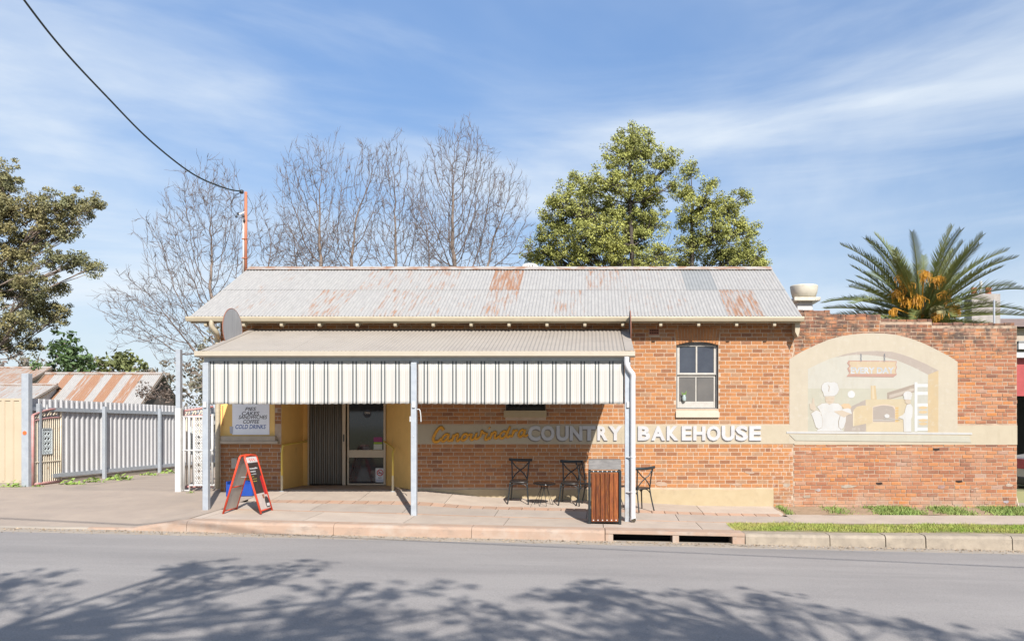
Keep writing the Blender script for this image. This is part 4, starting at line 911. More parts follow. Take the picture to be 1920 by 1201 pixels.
for nm, pts, col in (('baker_trousers', torso, OUT), ('baker_jacket', grow(torso, .975), WHT), ('baker_face', face, SKN), ('baker_hat_outline', grow(hat, 1.03), OUT), ('baker_hat', hat, WHT), ('baker_hand', hand, SKN),
                     ('baker_sleeve_outline', grow(arm_l, 1.05), OUT), ('baker_sleeve', arm_l, WHT), ('baker_sleeve_outline', grow(arm_r, 1.07), OUT), ('baker_sleeve', arm_r, WHT), ('bread_loaf', loaf, (.68, .50, .32)), ('cloth', cloth, WHT), ('tray_hand', tray, SKN)):
    paint(nm, pts, col)
for pts in ([(370, 690), (400, 690), (400, 694), (370, 694)], [(420, 690), (450, 690), (450, 694), (420, 694)], [(390, 722), (435, 722), (430, 727), (394, 727)]): paint('face_line', pts, (.56, .42, .30), step=0)
paint('hat_fold', [(390, 545), (412, 570), (405, 620), (398, 620), (404, 575)], OUT)
b2 = [(1170, 1030), (1165, 900), (1185, 800), (1200, 755), (1240, 745), (1262, 780), (1258, 870), (1245, 905), (1245, 1030)]
for nm, pts, col in (('second_baker_outline', grow(b2, 1.03), OUT), ('second_baker_body', b2, WHT), ('second_baker_face', [(1182, 690), (1240, 690), (1236, 735), (1212, 750), (1184, 735)], SKN),
                     ('second_baker_hat_outline', ell(1211, 654, 49, 42), OUT), ('second_baker_hat', ell(1211, 655, 46, 39), WHT), ('second_baker_hat_band', [(1170, 680), (1248, 680), (1244, 702), (1172, 700)], WHT),
                     ('second_baker_arm', [(1200, 810), (1222, 830), (1165, 905), (1125, 890), (1108, 895), (1120, 880), (1160, 858)], WHT), ('oven_peel', [(965, 893), (1025, 893), (1130, 903), (1130, 909), (1025, 901), (965, 899)], (.6, .56, .5)), ('bun', ell(997, 870, 26, 20), WHT)):
    paint(nm, pts, col)
paint('mural_sill', [(-30, 1027), (1868, 1040), (1868, 1060), (-30, 1047)], (.66, .65, .63))
paint('mural_sill_face', [(0, 1062), (1840, 1075), (1860, 1140), (60, 1120)], (.58, .55, .45))
# ------------------------------------------------------------------ A-frame sign
af = thing('a_frame_sign', 'red framed folding A frame pavement sign with dark menu panel', 'sign', (-6.36, 14.85, .33))
redf = mat('red_plastic_frame', (.62, .065, .025), (.56, .055, .025), rough=.4)
zg_ = zp(-6.3, 14.8); apex = zg_ + 1.06; afx = -6.36
def apt(side, u, v, off=0.):   # side -1/+1, u 0..1 along width (near->far), v 0..1 foot->top
    ang = math.atan2(.29, 1.06); x = afx + side * (.31 * (1 - v) + .035) + side * off * math.cos(ang); return Vector((x - .03 * u, 14.53 + .60 * u, zg_ + (apex - zg_) * v + off * math.sin(ang)))
for side in (-1, 1):
    fm = MB()
    fm.tube([apt(side, .02, 0), apt(side, .02, .95), apt(side, .06, .985), apt(side, .5, 1.0), apt(side, .94, .985), apt(side, .98, .95), apt(side, .98, 0)], .02, 8)
    fm.tube([apt(side, .02, .05), apt(side, .98, .05)], .014, 6); 
    if side < 0: fm.tube([apt(side, .02, .45), apt(side, .98, .45)], .014, 6)
    fo = fm.build('frame', redf, af, True)
    pn = MB(); pn.add([apt(side, .05, .06, -.006), apt(side, .95, .06, -.006), apt(side, .95, .97, -.006), apt(side, .05, .97, -.006), apt(side, .05, .06, .002), apt(side, .95, .06, .002), apt(side, .95, .97, .002), apt(side, .05, .97, .002)], [(0, 3, 2, 1), (4, 5, 6, 7), (0, 1, 5, 4), (1, 2, 6, 5), (2, 3, 7, 6), (3, 0, 4, 7)])
    pn.build('panel', mat('panel_grey_white', (.55, .53, .50), (.50, .48, .46), rough=.5), af)
def apoly(name, pts, m, k): 
    mb = MB(); n = len(pts); mb.add([apt(1, u, v, .004 + k * .0008) for u, v in pts], [tuple(range(n))]); return mb.build(name, m, af)
apoly('logo_panel', [(.06, .87), (.94, .87), (.94, .965), (.06, .965)], mat('af_white', (.70, .69, .68), rough=.4), 1)
apoly('dark_panel', [(.06, .34), (.94, .34), (.94, .865), (.06, .865)], mat('af_dark_brown', (.055, .042, .04), rough=.45), 1)
apoly('photo_panel', [(.06, .07), (.94, .07), (.94, .335), (.06, .335)], mat('af_photo_pale', (.60, .52, .48), (.52, .45, .42), scale=6, rough=.4), 1)
fa = lambda k: (lambda u, v, w: tuple(apt(1, u, v, .004 + k * .0008 + w)))
afr = mat('af_red', (.55, .03, .035), rough=.4); afw = mat('af_text_white', (.7, .7, .7), rough=.5); afy = mat('af_text_yellow', (.55, .50, .08), rough=.5)
apoly('red_bottle', [(.74, .30), (.96, .30), (.96, .60), (.90, .63), (.80, .63), (.74, .60)], afr, 2)
apoly('dark_badge', [(.62, .08)] + [(.78 + .18 * math.cos(t), .17 + .10 * math.sin(t)) for t in [math.pi - math.pi * k / 8 for k in range(9)]] + [(.95, .08)], mat('af_badge', (.05, .045, .045)), 2)
apoly('badge_label', [(.68, .10), (.92, .10), (.92, .15), (.68, .15)], afw, 3)
for (u0, u1, v0, v1, m_) in ((.14, .78, .755, .785, afw), (.14, .56, .705, .735, afw), (.14, .56, .665, .682, afw), (.14, .34, .625, .638, afy), (.14, .50, .585, .60, afy), (.14, .44, .545, .56, afy)):
    n = int((u1 - u0) / .075)
    for k in range(n):
        a = u0 + (u1 - u0) * k / n; hgt = (v1 - v0) * rnd.uniform(.6, 1.0)
        apoly('print_mark', [(a, v0), (a + .056, v0), (a + .056, v0 + hgt), (a, v0 + hgt)], m_, 3)
lg = crom([apt(1, .26 + .05 * k, .915 + .022 * math.sin(k * 1.9), .0065) for k in range(11)], 4); MB().tube(lg, .006, 5).build('script_logo', mat('af_logo_red', (.55, .15, .13)), af)
apoly('cup_print', [(.52, .24), (.66, .24), (.68, .31), (.50, .31)], mat('af_cup', (.32, .14, .08)), 2)
MB().tube([apt(-1, .5, .62, -.02), apt(1, .5, .62, -.02)], .006, 6).build('hinge_strap', galv, af)
# blue crate behind it
cr_ = thing('blue_crate', 'blue plastic crate tucked behind the A frame sign', 'crate', (-6.95, 16.2, zp(-6.95, 16.2)))
cbx, cby, cbz = WX(455, 16.7), 16.7, zp(-7.2, 16.7)
bl = mat('blue_plastic', (.015, .065, .33), (.012, .05, .26), rough=.4)
mb = MB(); w_, d_, h_ = .52, .34, .30
for a in (-1, 1):
    mb.box(cbx + a * w_ / 2 - .012, cbx + a * w_ / 2 + .012, cby - d_ / 2, cby + d_ / 2, cbz, cbz + h_)
mb.box(cbx - w_ / 2 + .013, cbx + w_ / 2 - .013, cby - d_ / 2, cby - d_ / 2 + .02, cbz, cbz + h_ * .8).box(cbx - w_ / 2 + .013, cbx + w_ / 2 - .013, cby + d_ / 2 - .02, cby + d_ / 2, cbz, cbz + h_).box(cbx - w_ / 2 + .013, cbx + w_ / 2 - .013, cby - d_ / 2 + .021, cby + d_ / 2 - .021, cbz + .005, cbz + .03)
mb.build('crate_body', bl, cr_, bevel=.006)
MB().box(cbx - .08, cbx + .08, cby - d_ / 2 - .004, cby - d_ / 2 - .001, cbz + .12, cbz + .2).build('crate_label', paper, cr_)
# ------------------------------------------------------------------ timber slatted bin
bx, by = (WX(1103, 14.45) + WX(1165, 14.45)) / 2, 14.45; bw = .60; bz = zp(bx, 14.6); H_ = 1.16; bd = .52
bn = thing('litter_bin', 'timber slatted street litter bin with black frame and steel hood', 'bin', (bx, by + bd / 2, bz))
wood = mat('merbau_slat', (.19, .055, .016), (.10, .028, .01), scale=3, stretch=(14, 14, 1.2), rough=.35, pos=True, tone=.45)
addmix(wood, (.33, .13, .025), .52, .72, 4, stretch=(16, 16, 1.2), amount=.7)
addmix(wood, (.03, .022, .02), .50, .70, 5, stretch=(10, 10, 1.5), amount=.6)
fm = MB(); x0_, x1_ = bx - bw / 2, bx + bw / 2
for xx in (x0_, x1_ - .045):
    for yy in (by, by + bd - .045): fm.box(xx, xx + .045, yy, yy + .045, bz - .01, bz + .97)
fm.box(x0_ + .046, x1_ - .046, by + .01, by + .035, bz + .935, bz + .97).box(x0_ + .046, x1_ - .046, by + .012, by + .035, bz + .03, bz + .10)
fm.box(x0_ + .005, x0_ + .03, by + .046, by + bd - .046, bz + .93, bz + .97).box(x1_ - .03, x1_ - .005, by + .046, by + bd - .046, bz + .93, bz + .97)
fm.box(x0_ + .05, x1_ - .05, by + .06, by + bd - .06, bz + .05, bz + .9)
fm.build('frame', black_metal, bn, bevel=.004)
sw = (bw - .11) / 6
for k in range(6):
    sx0 = x0_ + .055 + k * sw
    o = MB().box(sx0 + .004, sx0 + sw - .004, by - .004, by + .018, bz + .045, bz + .93).build('slat', wood, bn, bevel=.004)
    o.modifiers['bevel'].segments = 1
    a_ = o.data.attributes.new('tone', 'FLOAT', 'POINT'); a_.data.foreach_set('value', [[.55, .3, .5, .25, .9, 1.0][k]] * len(o.data.vertices))
    for zz in (.955, .075):
        MB().tube([(sx0 + sw / 2, by + .012 if zz > .5 else by - .002, bz + zz), (sx0 + sw / 2, by - .008, bz + zz)], .011, 8).build('bolt', whitep, bn)
for s_, xx in ((0, x0_ - .002), (1, x1_ - .016)):
    for k in range(4): 
        o = MB().box(xx, xx + .018, by + .055 + k * .105, by + .055 + k * .105 + .095, bz + .045, bz + .925).build('side_slat', wood, bn)
        a_ = o.data.attributes.new('tone', 'FLOAT', 'POINT'); a_.data.foreach_set('value', [.4] * len(o.data.vertices))
hd = MB(); n = 4; a = [(by - .01, bz + .985), (by + .06, bz + 1.16), (by + bd, bz + 1.16), (by + bd, bz + .985)]
hd.add([(x0_ + .005, y, z) for y, z in a] + [(x1_ - .005, y, z) for y, z in a], [(0, 1, 2, 3), (7, 6, 5, 4), (0, 4, 5, 1), (1, 5, 6, 2), (2, 6, 7, 3), (3, 7, 4, 0)])
hd.build('hood', mat('scuffed_stainless', (.17, .16, .152), (.11, .104, .10), scale=7, stretch=(1, 1, 3), rough=.6, spec=.2), bn, bevel=.008)
# ------------------------------------------------------------------ chairs and wire tables
def make_chair():
    t = thing('bistro_chair', '', 'chair', (0, 0, 0), 'black metal cross back chairs outside the shop', world=False)
    n = 20; prof = [(.205 * math.copysign(abs(math.cos(a)) ** .6, math.cos(a)), .20 * math.copysign(abs(math.sin(a)) ** .6, math.sin(a))) for a in [2 * math.pi * k / n for k in range(n)]]
    sc = lambda y: 1 - .12 * (y + .2) / .4
    v = []; 
    for z, k in ((.435, .97), (.445, 1.0), (.462, 1.0), (.468, .95)): v += [(x * sc(y) * k, y * k, z) for x, y in prof]
    f = [tuple(reversed(range(n))), tuple(3 * n + i for i in range(n))] + [(j * n + i, j * n + (i + 1) % n, (j + 1) * n + (i + 1) % n, (j + 1) * n + i) for j in range(3) for i in range(n)]
    MB().add(v, f).build('seat', mat('chair_seat_dark', (.016, .015, .016), (.03, .025, .022), rough=.35), t, True)
    for s in (-1, 1):
        MB().tube(crom([(s * .175, -.155, .44), (s * .19, -.175, .25), (s * .215, -.21, 0)], 4), [.015] * 4 + [.014] * 4 + [.012], 8).build('leg', black_metal, t, True)
        MB().tube(crom([(s * .155, .165, .44), (s * .165, .195, .25), (s * .185, .25, 0)], 4), .014, 8).build('leg', black_metal, t, True)
        MB().tube(crom([(s * .152, .165, .43), (s * .165, .185, .58), (s * .175, .215, .74), (s * .195, .25, .875)], 4), .014, 8).build('back_post', black_metal, t, True)
    top = MB(); pts = crom([(-.235, .235, .875), (-.19, .252, .868), (0, .285, .86), (.19, .252, .868), (.235, .235, .875)], 5)
    top.tube(pts, .030, 8, flat=(1, .5, 1)); top.build('top_rail', black_metal, t, True)
    for s in (-1, 1):
        MB().tube(crom([(s * .182, .232, .835), (s * .09, .24, .72), (-s * .0, .222, .655), (-s * .09, .20, .57), (-s * .155, .172, .475)], 4), .0125, 8, flat=(1, .7, 1)).build('cross_bar', black_metal, t, True)
    MB().tube(crom([(-.185, -.17, .34), (-.13, -.165, .40), (0, -.165, .42), (.13, -.165, .40), (.185, -.17, .34)], 4), .009, 6).build('apron', black_metal, t, True)
    for s in (-1, 1): MB().tube(crom([(s * .187, -.17, .34), (s * .165, -.08, .41), (s * .16, .08, .41), (s * .163, .175, .34)], 4), .009, 6).build('side_brace', black_metal, t, True)
    return t
ch0 = make_chair()
def place(o, x, y, rz):
    o.location = (x, y, zp(x, y) + .004); o.rotation_euler = (0, 0, R(rz))
    # settle on the slope of the path
    o.rotation_euler[1] = -math.atan((zp(x + .2, y) - zp(x - .2, y)) / .4); o.rotation_euler[0] = math.atan((zp(x, y + .2) - zp(x, y - .2)) / .4) if abs(rz) < 30 else 0
spots = [(WX(972, 16.65), 16.72, 1, 'black cross back chair left of the first small wire table'), (WX(1068, 16.62), 16.70, -3, 'black cross back chair right of the first small wire table'),
         (WX(1107, 16.6), 16.62, 72, 'black cross back chair half hidden behind the litter bin'), (WX(1199, 16.1), 16.15, 212, 'black cross back chair beyond the white downpipe')]
for i, (x, y, rz, lab) in enumerate(spots):
    o = ch0 if i == 0 else copy_tree(ch0)
    place(o, x, y, rz); o['label'] = lab
def make_table():
    t = thing('wire_table', '', 'table', (0, 0, 0), 'small black wire side tables', world=False)
    MB().lathe([(.0, .0), (.225, 0), (.235, .008), (.235, .02), (.225, .026), (.0, .026)], (0, 0, .43), 28).build('table_top', mat('glossy_black_top', (.01, .01, .011), rough=.15, spec=.6), t, True)
    for k in range(3):
        a = R(20 + 120 * k); e = lambda r, da, z: (r * math.cos(a + da), r * math.sin(a + da), z)
        MB().tube([e(.11, -.2, .43), e(.06, 0, .36), e(.20, -.35, .006), e(.20, .35, .006), e(.065, .06, .36), e(.11, .2, .43)], .006, 6).build('wire_leg', black_metal, t)
    ring = [(.075 * math.cos(2 * math.pi * k / 16), .075 * math.sin(2 * math.pi * k / 16), .355) for k in range(17)]
    MB().tube(ring, .005, 5, caps=False).build('wire_ring', black_metal, t)
    return t
t0 = make_table(); place(t0, WX(1019, 16.5), 16.55, 10); t0['label'] = 'small black wire table between two chairs outside the shop'
t1 = copy_tree(t0); place(t1, WX(1156, 16.3), 16.45, 40); t1['label'] = 'small black wire table tucked behind the bin and post'
# ------------------------------------------------------------------ roof fittings
sp_ = thing('service_pole', 'orange service pole with insulators at the left end of the roof ridge', 'pole', (WX(461, 19.75), 19.75, ZR - .1))
xp = WX(461, 19.75); zt_ = WZ(360, 19.75)
MB().tube([(xp, 19.75, ZR - .15), (xp, 19.75, zt_)], .035, 10).build('pole', orange_pole, sp_, True)
MB().tube([(xp - .055, 19.74, ZR - .25), (xp - .055, 19.74, WZ(410, 19.75))], .022, 8).build('conduit', whitep, sp_, True)
for py in (448, 484): MB().box(xp - .085, xp + .04, 19.70, 19.79, WZ(py + .5, 19.75), WZ(py - .8, 19.75)).build('clip', orange_pole, sp_)
MB().bar((xp, 19.75, WZ(396, 19.75)), (xp - .14, 19.70, WZ(403, 19.75)), .03, .03).build('bracket_arm', whitep, sp_)
for dx, dz in ((-.17, 402), (-.21, 407), (-.04, 406), (-.02, 414)):
    MB().lathe([(.012, -.03), (.03, -.02), (.03, .0), (.02, .01), (.026, .03), (.01, .04)], (xp + dx, 19.70, WZ(dz, 19.75)), 10).build('insulator', darkgrey, sp_, True)
for pts in ([(456, 360), (440, 366), (435, 382), (439, 394), (446, 401)], [(452, 360), (437, 372), (433, 390), (442, 407)], [(463, 366), (471, 380), (473, 392), (464, 405)]):
    MB().tube(crom([P(x, y, 19.7) for x, y in pts], 5), .006, 5).build('loop_wire', darkgrey, sp_)
MB().lathe([(.02, -.05), (.05, -.03), (.05, .03), (.02, .05)], P(453, 359.5, 19.7), 10).build('wire_clamp', darkgrey, sp_, True)
ca = crom([P(454, 359, 19.7), P(420, 352, 19.1), P(360, 325, 18.0), P(280, 262, 16.4), P(200, 181, 14.7), P(120, 95, 13.2), P(45, 0, 12.0), P(-120, -230, 10), P(-420, -700, 7.6)], 8)
tag(MB().tube(ca, .017, 6).build('service_cable', mat('cable_green_black', (.025, .035, .035), rough=.6)), 'black service cable sagging down to the roof pole', 'cable')
wv = thing('roof_ventilator', 'spinning white whirlybird roof ventilator behind the ridge', 'ventilator', (WX(994, 20.3), 20.3, ZR - .2))
wxv = WX(994, 20.3); MB().lathe([(.12, -.25), (.12, .06)], (wxv, 20.3, ZR + .0), 16).build('throat', whitep, wv, True)
for k in range(16):
    a = 2 * math.pi * k / 16; pts = [(wxv + r * math.cos(a + tw), 20.3 + r * math.sin(a + tw), ZR - .03 + z) for r, z, tw in ((.12, .05, 0), (.18, .10, .1), (.19, .16, .2), (.15, .22, .3), (.03, .25, .4))]
    MB().tube(crom(pts, 3), .034, 4, flat=(1, 1, 1)).build('vane', whitep, wv, True)
ev = thing('rooftop_exhaust', 'cream round exhaust cowl on a square base behind the roof end', 'exhaust', (WX(1505, 21), 21, WZ(590, 21) - .5))
xe = WX(1506, 21)
MB().box(xe - .20, xe + .19, 20.8, 21.2, WZ(640, 21), WZ(567, 21)).build('duct', whitep, ev)
MB().box(xe - .32, xe + .36, 20.65, 21.35, WZ(567, 21), WZ(560.5, 21)).build('flange', mat('exhaust_cream', (.58, .54, .45), rough=.5), ev, bevel=.01)
MB().lathe([(.24, WZ(560, 21)), (.30, WZ(557, 21)), (.34, WZ(548, 21)), (.36, WZ(538, 21)), (.355, WZ(536, 21)), (.32, WZ(537, 21))], (xe + .02, 21, 0), 28).build('cowl', mat('exhaust_cream', (.58, .54, .45), rough=.5), ev, True)
# building stub that carries the exhaust (rear annexe roof)
an = thing('rear_annexe', 'low flat roofed annexe behind the mural wall', 'building', (6.2, 22, .5))
MB().box(4.8, 9.0, 20.2, 24, .4, WZ(640, 21) + .0).build('annexe_wall', mat('annexe_white', (.6, .58, .54), pos=True), an)
# ------------------------------------------------------------------ left gates, posts, fences
YG = 18.25
gp = tag(MB().box(WX(44, YG), WX(57, YG), YG - .07, YG + .07, zp(-12.9, 17.3) - .1, WZ(700, YG)).build('gate_post', galv, bevel=.006), 'tall grey steel post with orange reflector at the open gate', 'post')
MB().tube([(WX(50.5, YG), YG - .071, WZ(811, YG)), (WX(50.5, YG), YG - .08, WZ(811, YG))], .045, 16).build('reflector', mat('orange_reflector', (.75, .14, .04), rough=.3), gp)
gp2 = tag(MB().box(WX(330.5, YW), WX(341, YW), YW - .06, YW + .06, zp(-9, 17.3) - .1, WZ(765)).build('gate_post', whitep, bevel=.006), 'post beside the white gate painted white below and bare grey above', 'post')
MB().box(WX(331.5, YW), WX(340, YW), YW - .05, YW + .05, WZ(765), WZ(655)).build('bare_steel_top', galv, gp2)
cre = mat('cream_rusty_paint', (.60, .53, .41), (.36, .24, .14), scale=7, rough=.6, lo=.54, hi=.74); pnk = mat('faded_pink_red_paint', (.38, .155, .145), (.42, .27, .25), scale=6, rough=.6)
gl = thing('open_gate_leaf', 'cream and pink ornamental steel gate leaf standing open', 'gate', (-12.8, 18.3, .57))
A = Vector((WX(60, 18.3), 18.32, 0)); B = Vector((WX(113.5, 19.5), 19.5, 0)); 
def gpt(u, z): q = A.lerp(B, u); return Vector((q.x, q.y, z))
zb0 = .60; zt0 = WZ(786, 18.35); zt1 = WZ(781, 19.4)
top_z = lambda u: WZ(778, 18.35) + (WZ(765.5, 19.5) - WZ(778, 18.35)) * u + .04 * math.sin(math.pi * u) 
inn = lambda u: WZ(789, 18.35) + (WZ(782, 19.5) - WZ(789, 18.35)) * u + .02 * math.sin(math.pi * u)
fm = MB().tube([gpt(0, zb0), gpt(0, top_z(0))], .035, 8).tube([gpt(u, top_z(u)) for u in lin(0, 1, 8)], .025, 8).tube([gpt(u, inn(u)) for u in lin(0, 1, 8)], .02, 8).tube([gpt(0, zb0 + .03), gpt(1, zb0 + .03)], .035, 8)
fm.build('frame', pnk, gl, True)
MB().tube([gpt(1, zb0), gpt(1, inn(1))], .025, 8).tube([gpt(1, inn(1)), gpt(1, top_z(1))], .025, 8).build('lock_stile', cre, gl, True)
MB().tube([gpt(0, 1.28 - .15), gpt(1, 1.28 - .15)], .018, 6).build('mid_rail', cre, gl)
for k in range(1, 13):
    u = k / 13; zi = inn(u)
    if .30 < u < .68:
        MB().tube([gpt(u, zb0 + .05), gpt(u, 1.30)], .015, 6).build('picket', cre, gl); MB().tube([gpt(u, 1.92), gpt(u, zi)], .015, 6).build('picket', cre, gl)
    else: MB().tube([gpt(u, zb0 + .05), gpt(u, zi)], .015, 6).build('picket', cre, gl)
def lattice(name, par, pt, u0, u1, z0, z1, m, nu=3, nz=6, r=.007):
    mb = MB(); du = (u1 - u0) / nu; dz = (z1 - z0) / nz
    for i in range(nu):
        for j in range(nz):
            cu, cz_ = u0 + (i + .5) * du, z0 + (j + .5) * dz
            ring = [pt(cu + .48 * du * math.cos(t) * (1 + .25 * math.cos(4 * t)) / 1.25, cz_ + .5 * dz * math.sin(t) * (1 + .25 * math.cos(4 * t)) / 1.25) for t in [2 * math.pi * k / 16 for k in range(17)]]
            mb.tube(ring, r, 4, caps=False)
            mb.tube([pt(cu - du * .3, cz_ - dz * .3), pt(cu + du * .3, cz_ + dz * .3)], r, 4)
            mb.tube([pt(cu + du * .3, cz_ - dz * .3), pt(cu - du * .3, cz_ + dz * .3)], r, 4)
    mb.tube([pt(u0, z0), pt(u1, z0), pt(u1, z1), pt(u0, z1), pt(u0, z0)], r * 1.6, 5)
    return mb.build(name, m, par)
lattice('lace_panel', gl, gpt, .32, .66, 1.31, 1.90, mat('pale_blue_lace', (.50, .55, .56), rough=.6), 3, 5, .013)
for k in range(4):
    u = .15 + k * .22; z = (top_z(u) + inn(u)) / 2; MB().tube(crom([gpt(u - .08, z - .05), gpt(u, z + .05), gpt(u + .05, z + .02), gpt(u + .02, z - .03), gpt(u - .02, z)], 4), .012, 5).build('scroll', cre, gl)
MB().tube([gpt(.5, top_z(.5)), gpt(.5, top_z(.5) + .14)], [.018, .004], 6).build('finial', whitep, gl)
# right-hand white gate
gr = thing('white_lace_gate', 'white steel gate with cast lace panels between post and shop wall', 'gate', (-8.6, 17.35, .55))
gq = lambda u, z: Vector((WX(341.5) + u * (WX(406.5) - WX(341.5)), YW + .02, z))
zA = WZ(918); zB = WZ(781); zM = WZ(844)
fm = MB().tube([gq(0, zB), gq(.62, zB)], .022, 8).tube([gq(0, zM), gq(1, zM)], .022, 8).tube([gq(0, WZ(919)), gq(.2, WZ(919)), gq(.2, WZ(909)), gq(1, WZ(909))], .022, 8)
fm.build('frame', whitep, gr, True)
for u, a, b in ((.04, zB, WZ(919)), (.19, zB, WZ(909)), (.33, zB, WZ(909)), (.60, zB, WZ(909)), (.86, WZ(776), WZ(909)), (.99, WZ(781), WZ(909))):
    MB().tube([gq(u, a), gq(u, b)], .024, 8).build('upright', whitep, gr, True)
lattice('lace_panel', gr, gq, .35, .585, WZ(908), WZ(846), whitep, 2, 5, .010); lattice('lace_panel', gr, gq, .35, .585, WZ(842), WZ(786), whitep, 2, 5, .010)
MB().box(WX(398), WX(404), YW + .03, YW + .05, WZ(810), WZ(795)).build('lock_box', darkgrey, gr)
# second (folded) pink and cream leaf behind the white gate
g3 = thing('folded_gate_leaf', 'cream and pink gate leaf folded behind the white gate', 'gate', (-9.0, 17.9, .55))
A3 = Vector((WX(344, 17.7), 17.7, 0)); B3 = Vector((WX(400, 18.0), 18.0, 0)); g3p = lambda u, z: Vector((A3.lerp(B3, u).x, A3.lerp(B3, u).y, z))
fm = MB().tube([g3p(0, .6), g3p(0, WZ(770, 17.7))], .03, 8).tube([g3p(0, WZ(770, 17.7)), g3p(1, WZ(762, 18))], .025, 8).tube([g3p(0, WZ(780, 17.7)), g3p(1, WZ(778, 18))], .02, 8).tube([g3p(0, .62), g3p(1, .62)], .03, 8)
fm.build('frame', pnk, g3, True)
for k in range(1, 10): MB().tube([g3p(k / 9.5, .63), g3p(k / 9.5, WZ(779, 17.9))], .015, 6).build('picket', cre, g3)
lattice('lace_panel', g3, g3p, .25, .5, 1.35, 1.95, mat('pale_blue_lace', (.4, .4, .4)), 2, 5, .012)
for k in range(4):
    u = .15 + k * .22; z = WZ(774, 17.8); MB().tube(crom([g3p(u - .08, z - .05), g3p(u, z + .05), g3p(u + .05, z + .02), g3p(u + .02, z - .03)], 4), .012, 5).build('scroll', cre, g3)
# corrugated side fence
fz0, fz1 = .72, CZ + .66
fe = thing('corrugated_fence', 'grey ribbed steel fence running back along the driveway', 'fence', (-13, 22, .5))
XF = -12.98; fence_m = mat('zinc_fence_sheet', (.43, .43, .435), (.38, .38, .39), scale=3, rough=.5, pos=True, stretch=(1, 1, .4))
def rib_mesh(name, w, h, m, pitch=.2, dep=.03):
    n = int(round(w / pitch)); v = []; 
    for k in range(n):
        b = k * pitch
        for q, d in ((0, 0), (.50, 0), (.60, dep), (.88, dep), (.98, 0)): v.append((b + q * pitch, d))
    v.append((n * pitch, 0)); m_ = len(v); V = [(d, y, 0) for y, d in v] + [(d, y, h) for y, d in v]
    me = bpy.data.meshes.new(name); me.from_pydata(V, [], [(i, i + 1, m_ + i + 1, m_ + i) for i in range(m_ - 1)]); me.update(); me.materials.append(m); return me
rm = rib_mesh('fence_sheet', .8, fz1 - fz0, fence_m)
k = 0; y = 18.42
while y < 27.5:
    o = link('fence_sheet', rm, fe); o.location = (XF + .001 * (k % 2), y, fz0); y += .8; k += 1
for zz in (CZ + .42, .78): MB().bar((XF + .055, 18.35, zz), (XF + .055, 27.6, zz), .045, .09).build('fence_rail', galv, fe)
for yy in (18.6, 21.1, 23.8, 26.5): MB().box(XF + .08, XF + .16, yy - .04, yy + .04, .45, fz1 - .12).build('fence_post', galv, fe, bevel=.005)
MB().bar((XF + .02, 18.4, .60), (XF + .02, 27.6, .60), .04, .22).build('plinth_board', mat('timber_plinth', (.30, .26, .21), pos=True), fe)
# beige front fence panels
bf = thing('beige_steel_fence', 'beige ribbed steel fence panels left of the gate post', 'fence', (-14, YG + .1, .55))
bm = mat('beige_colour_steel', (.44, .365, .265), (.41, .34, .245), scale=2, rough=.5, pos=True)
for k in range(5):
    me = rib_mesh('fence_sheet', .8, 1.86, bm, .2, -.03); o = link('fence_sheet', me, bf); o.location = (-12.96 - (k + 1) * .8 + .8, YG + .12, .70); o.rotation_euler = (0, 0, R(90))
MB().box(-17, -12.96, YG + .10, YG + .17, 2.55, 2.60).box(-17, -12.96, YG + .10, YG + .17, .66, .71).build('fence_rail', bm, bf)
MB().box(-17, -12.97, YG + .09, YG + .13, .45, .655).build('plinth_board', mat('timber_plinth', (.3, .26, .21)), bf)
# weeds beside the fence: leafy plants
def weed(px, py, d, s, lab, seed):
    r = np.random.default_rng(seed); b = P(px, py, d); b.z = .5 if d > 17.5 else zp(b.x, b.y); b.z = max(b.z, zp(b.x, min(b.y, 17.3)) - .01); t = thing('weed_plant', lab, 'weed', b, 'weeds along the driveway fence'); mb = MB()
    for k in range(46):
        a = r.uniform(0, 6.28); rr = r.uniform(.02, 1) ** .6 * s; c = b + Vector((math.cos(a) * rr, math.sin(a) * rr * .5, r.uniform(.0, .5) * s * (1.2 - rr / s)))
        n = Vector(r.normal(0, 1, 3)); n.z = abs(n.z) + .6; n.normalize(); x = n.orthogonal().normalized() * s * .17; y_ = n.cross(x)
        mb.add([c - x, c - y_ * .6, c + x, c + y_ * .6], [(0, 1, 2, 3)])
    mb.build('leaves', mat('weed_leaf', (.16, .27, .05), (.25, .32, .08), scale=6, rough=.7, pos=True), t)
    MB().tube([b - Vector((0, 0, .03)), b + Vector((0, 0, .4 * s))], .01, 5).build('stem', mat('weed_stem', (.14, .2, .06)), t)
for i, (px, py, d, s, lab) in enumerate(((222, 888, 20.6, .42, 'large leafy weed at the middle post of the driveway fence'), (175, 895, 19.8, .30, 'low grassy weed between open gate and fence post'), (135, 903, 19.0, .32, 'grassy weed under the open gate leaf tip'), (280, 884, 22.6, .26, 'small weed tuft near the far fence post'),
                                       (315, 879, 23.6, .30, 'weed tuft at the far end of the driveway'), (25, 908, 18.1, .30, 'green weed under the beige fence'), (70, 912, 18.2, .16, 'tiny weed at the foot of the tall grey post'), (358, 921, 17.1, .10, 'tiny weed at the foot of the white gate'))): weed(px, py, d, s, lab, 40 + i)
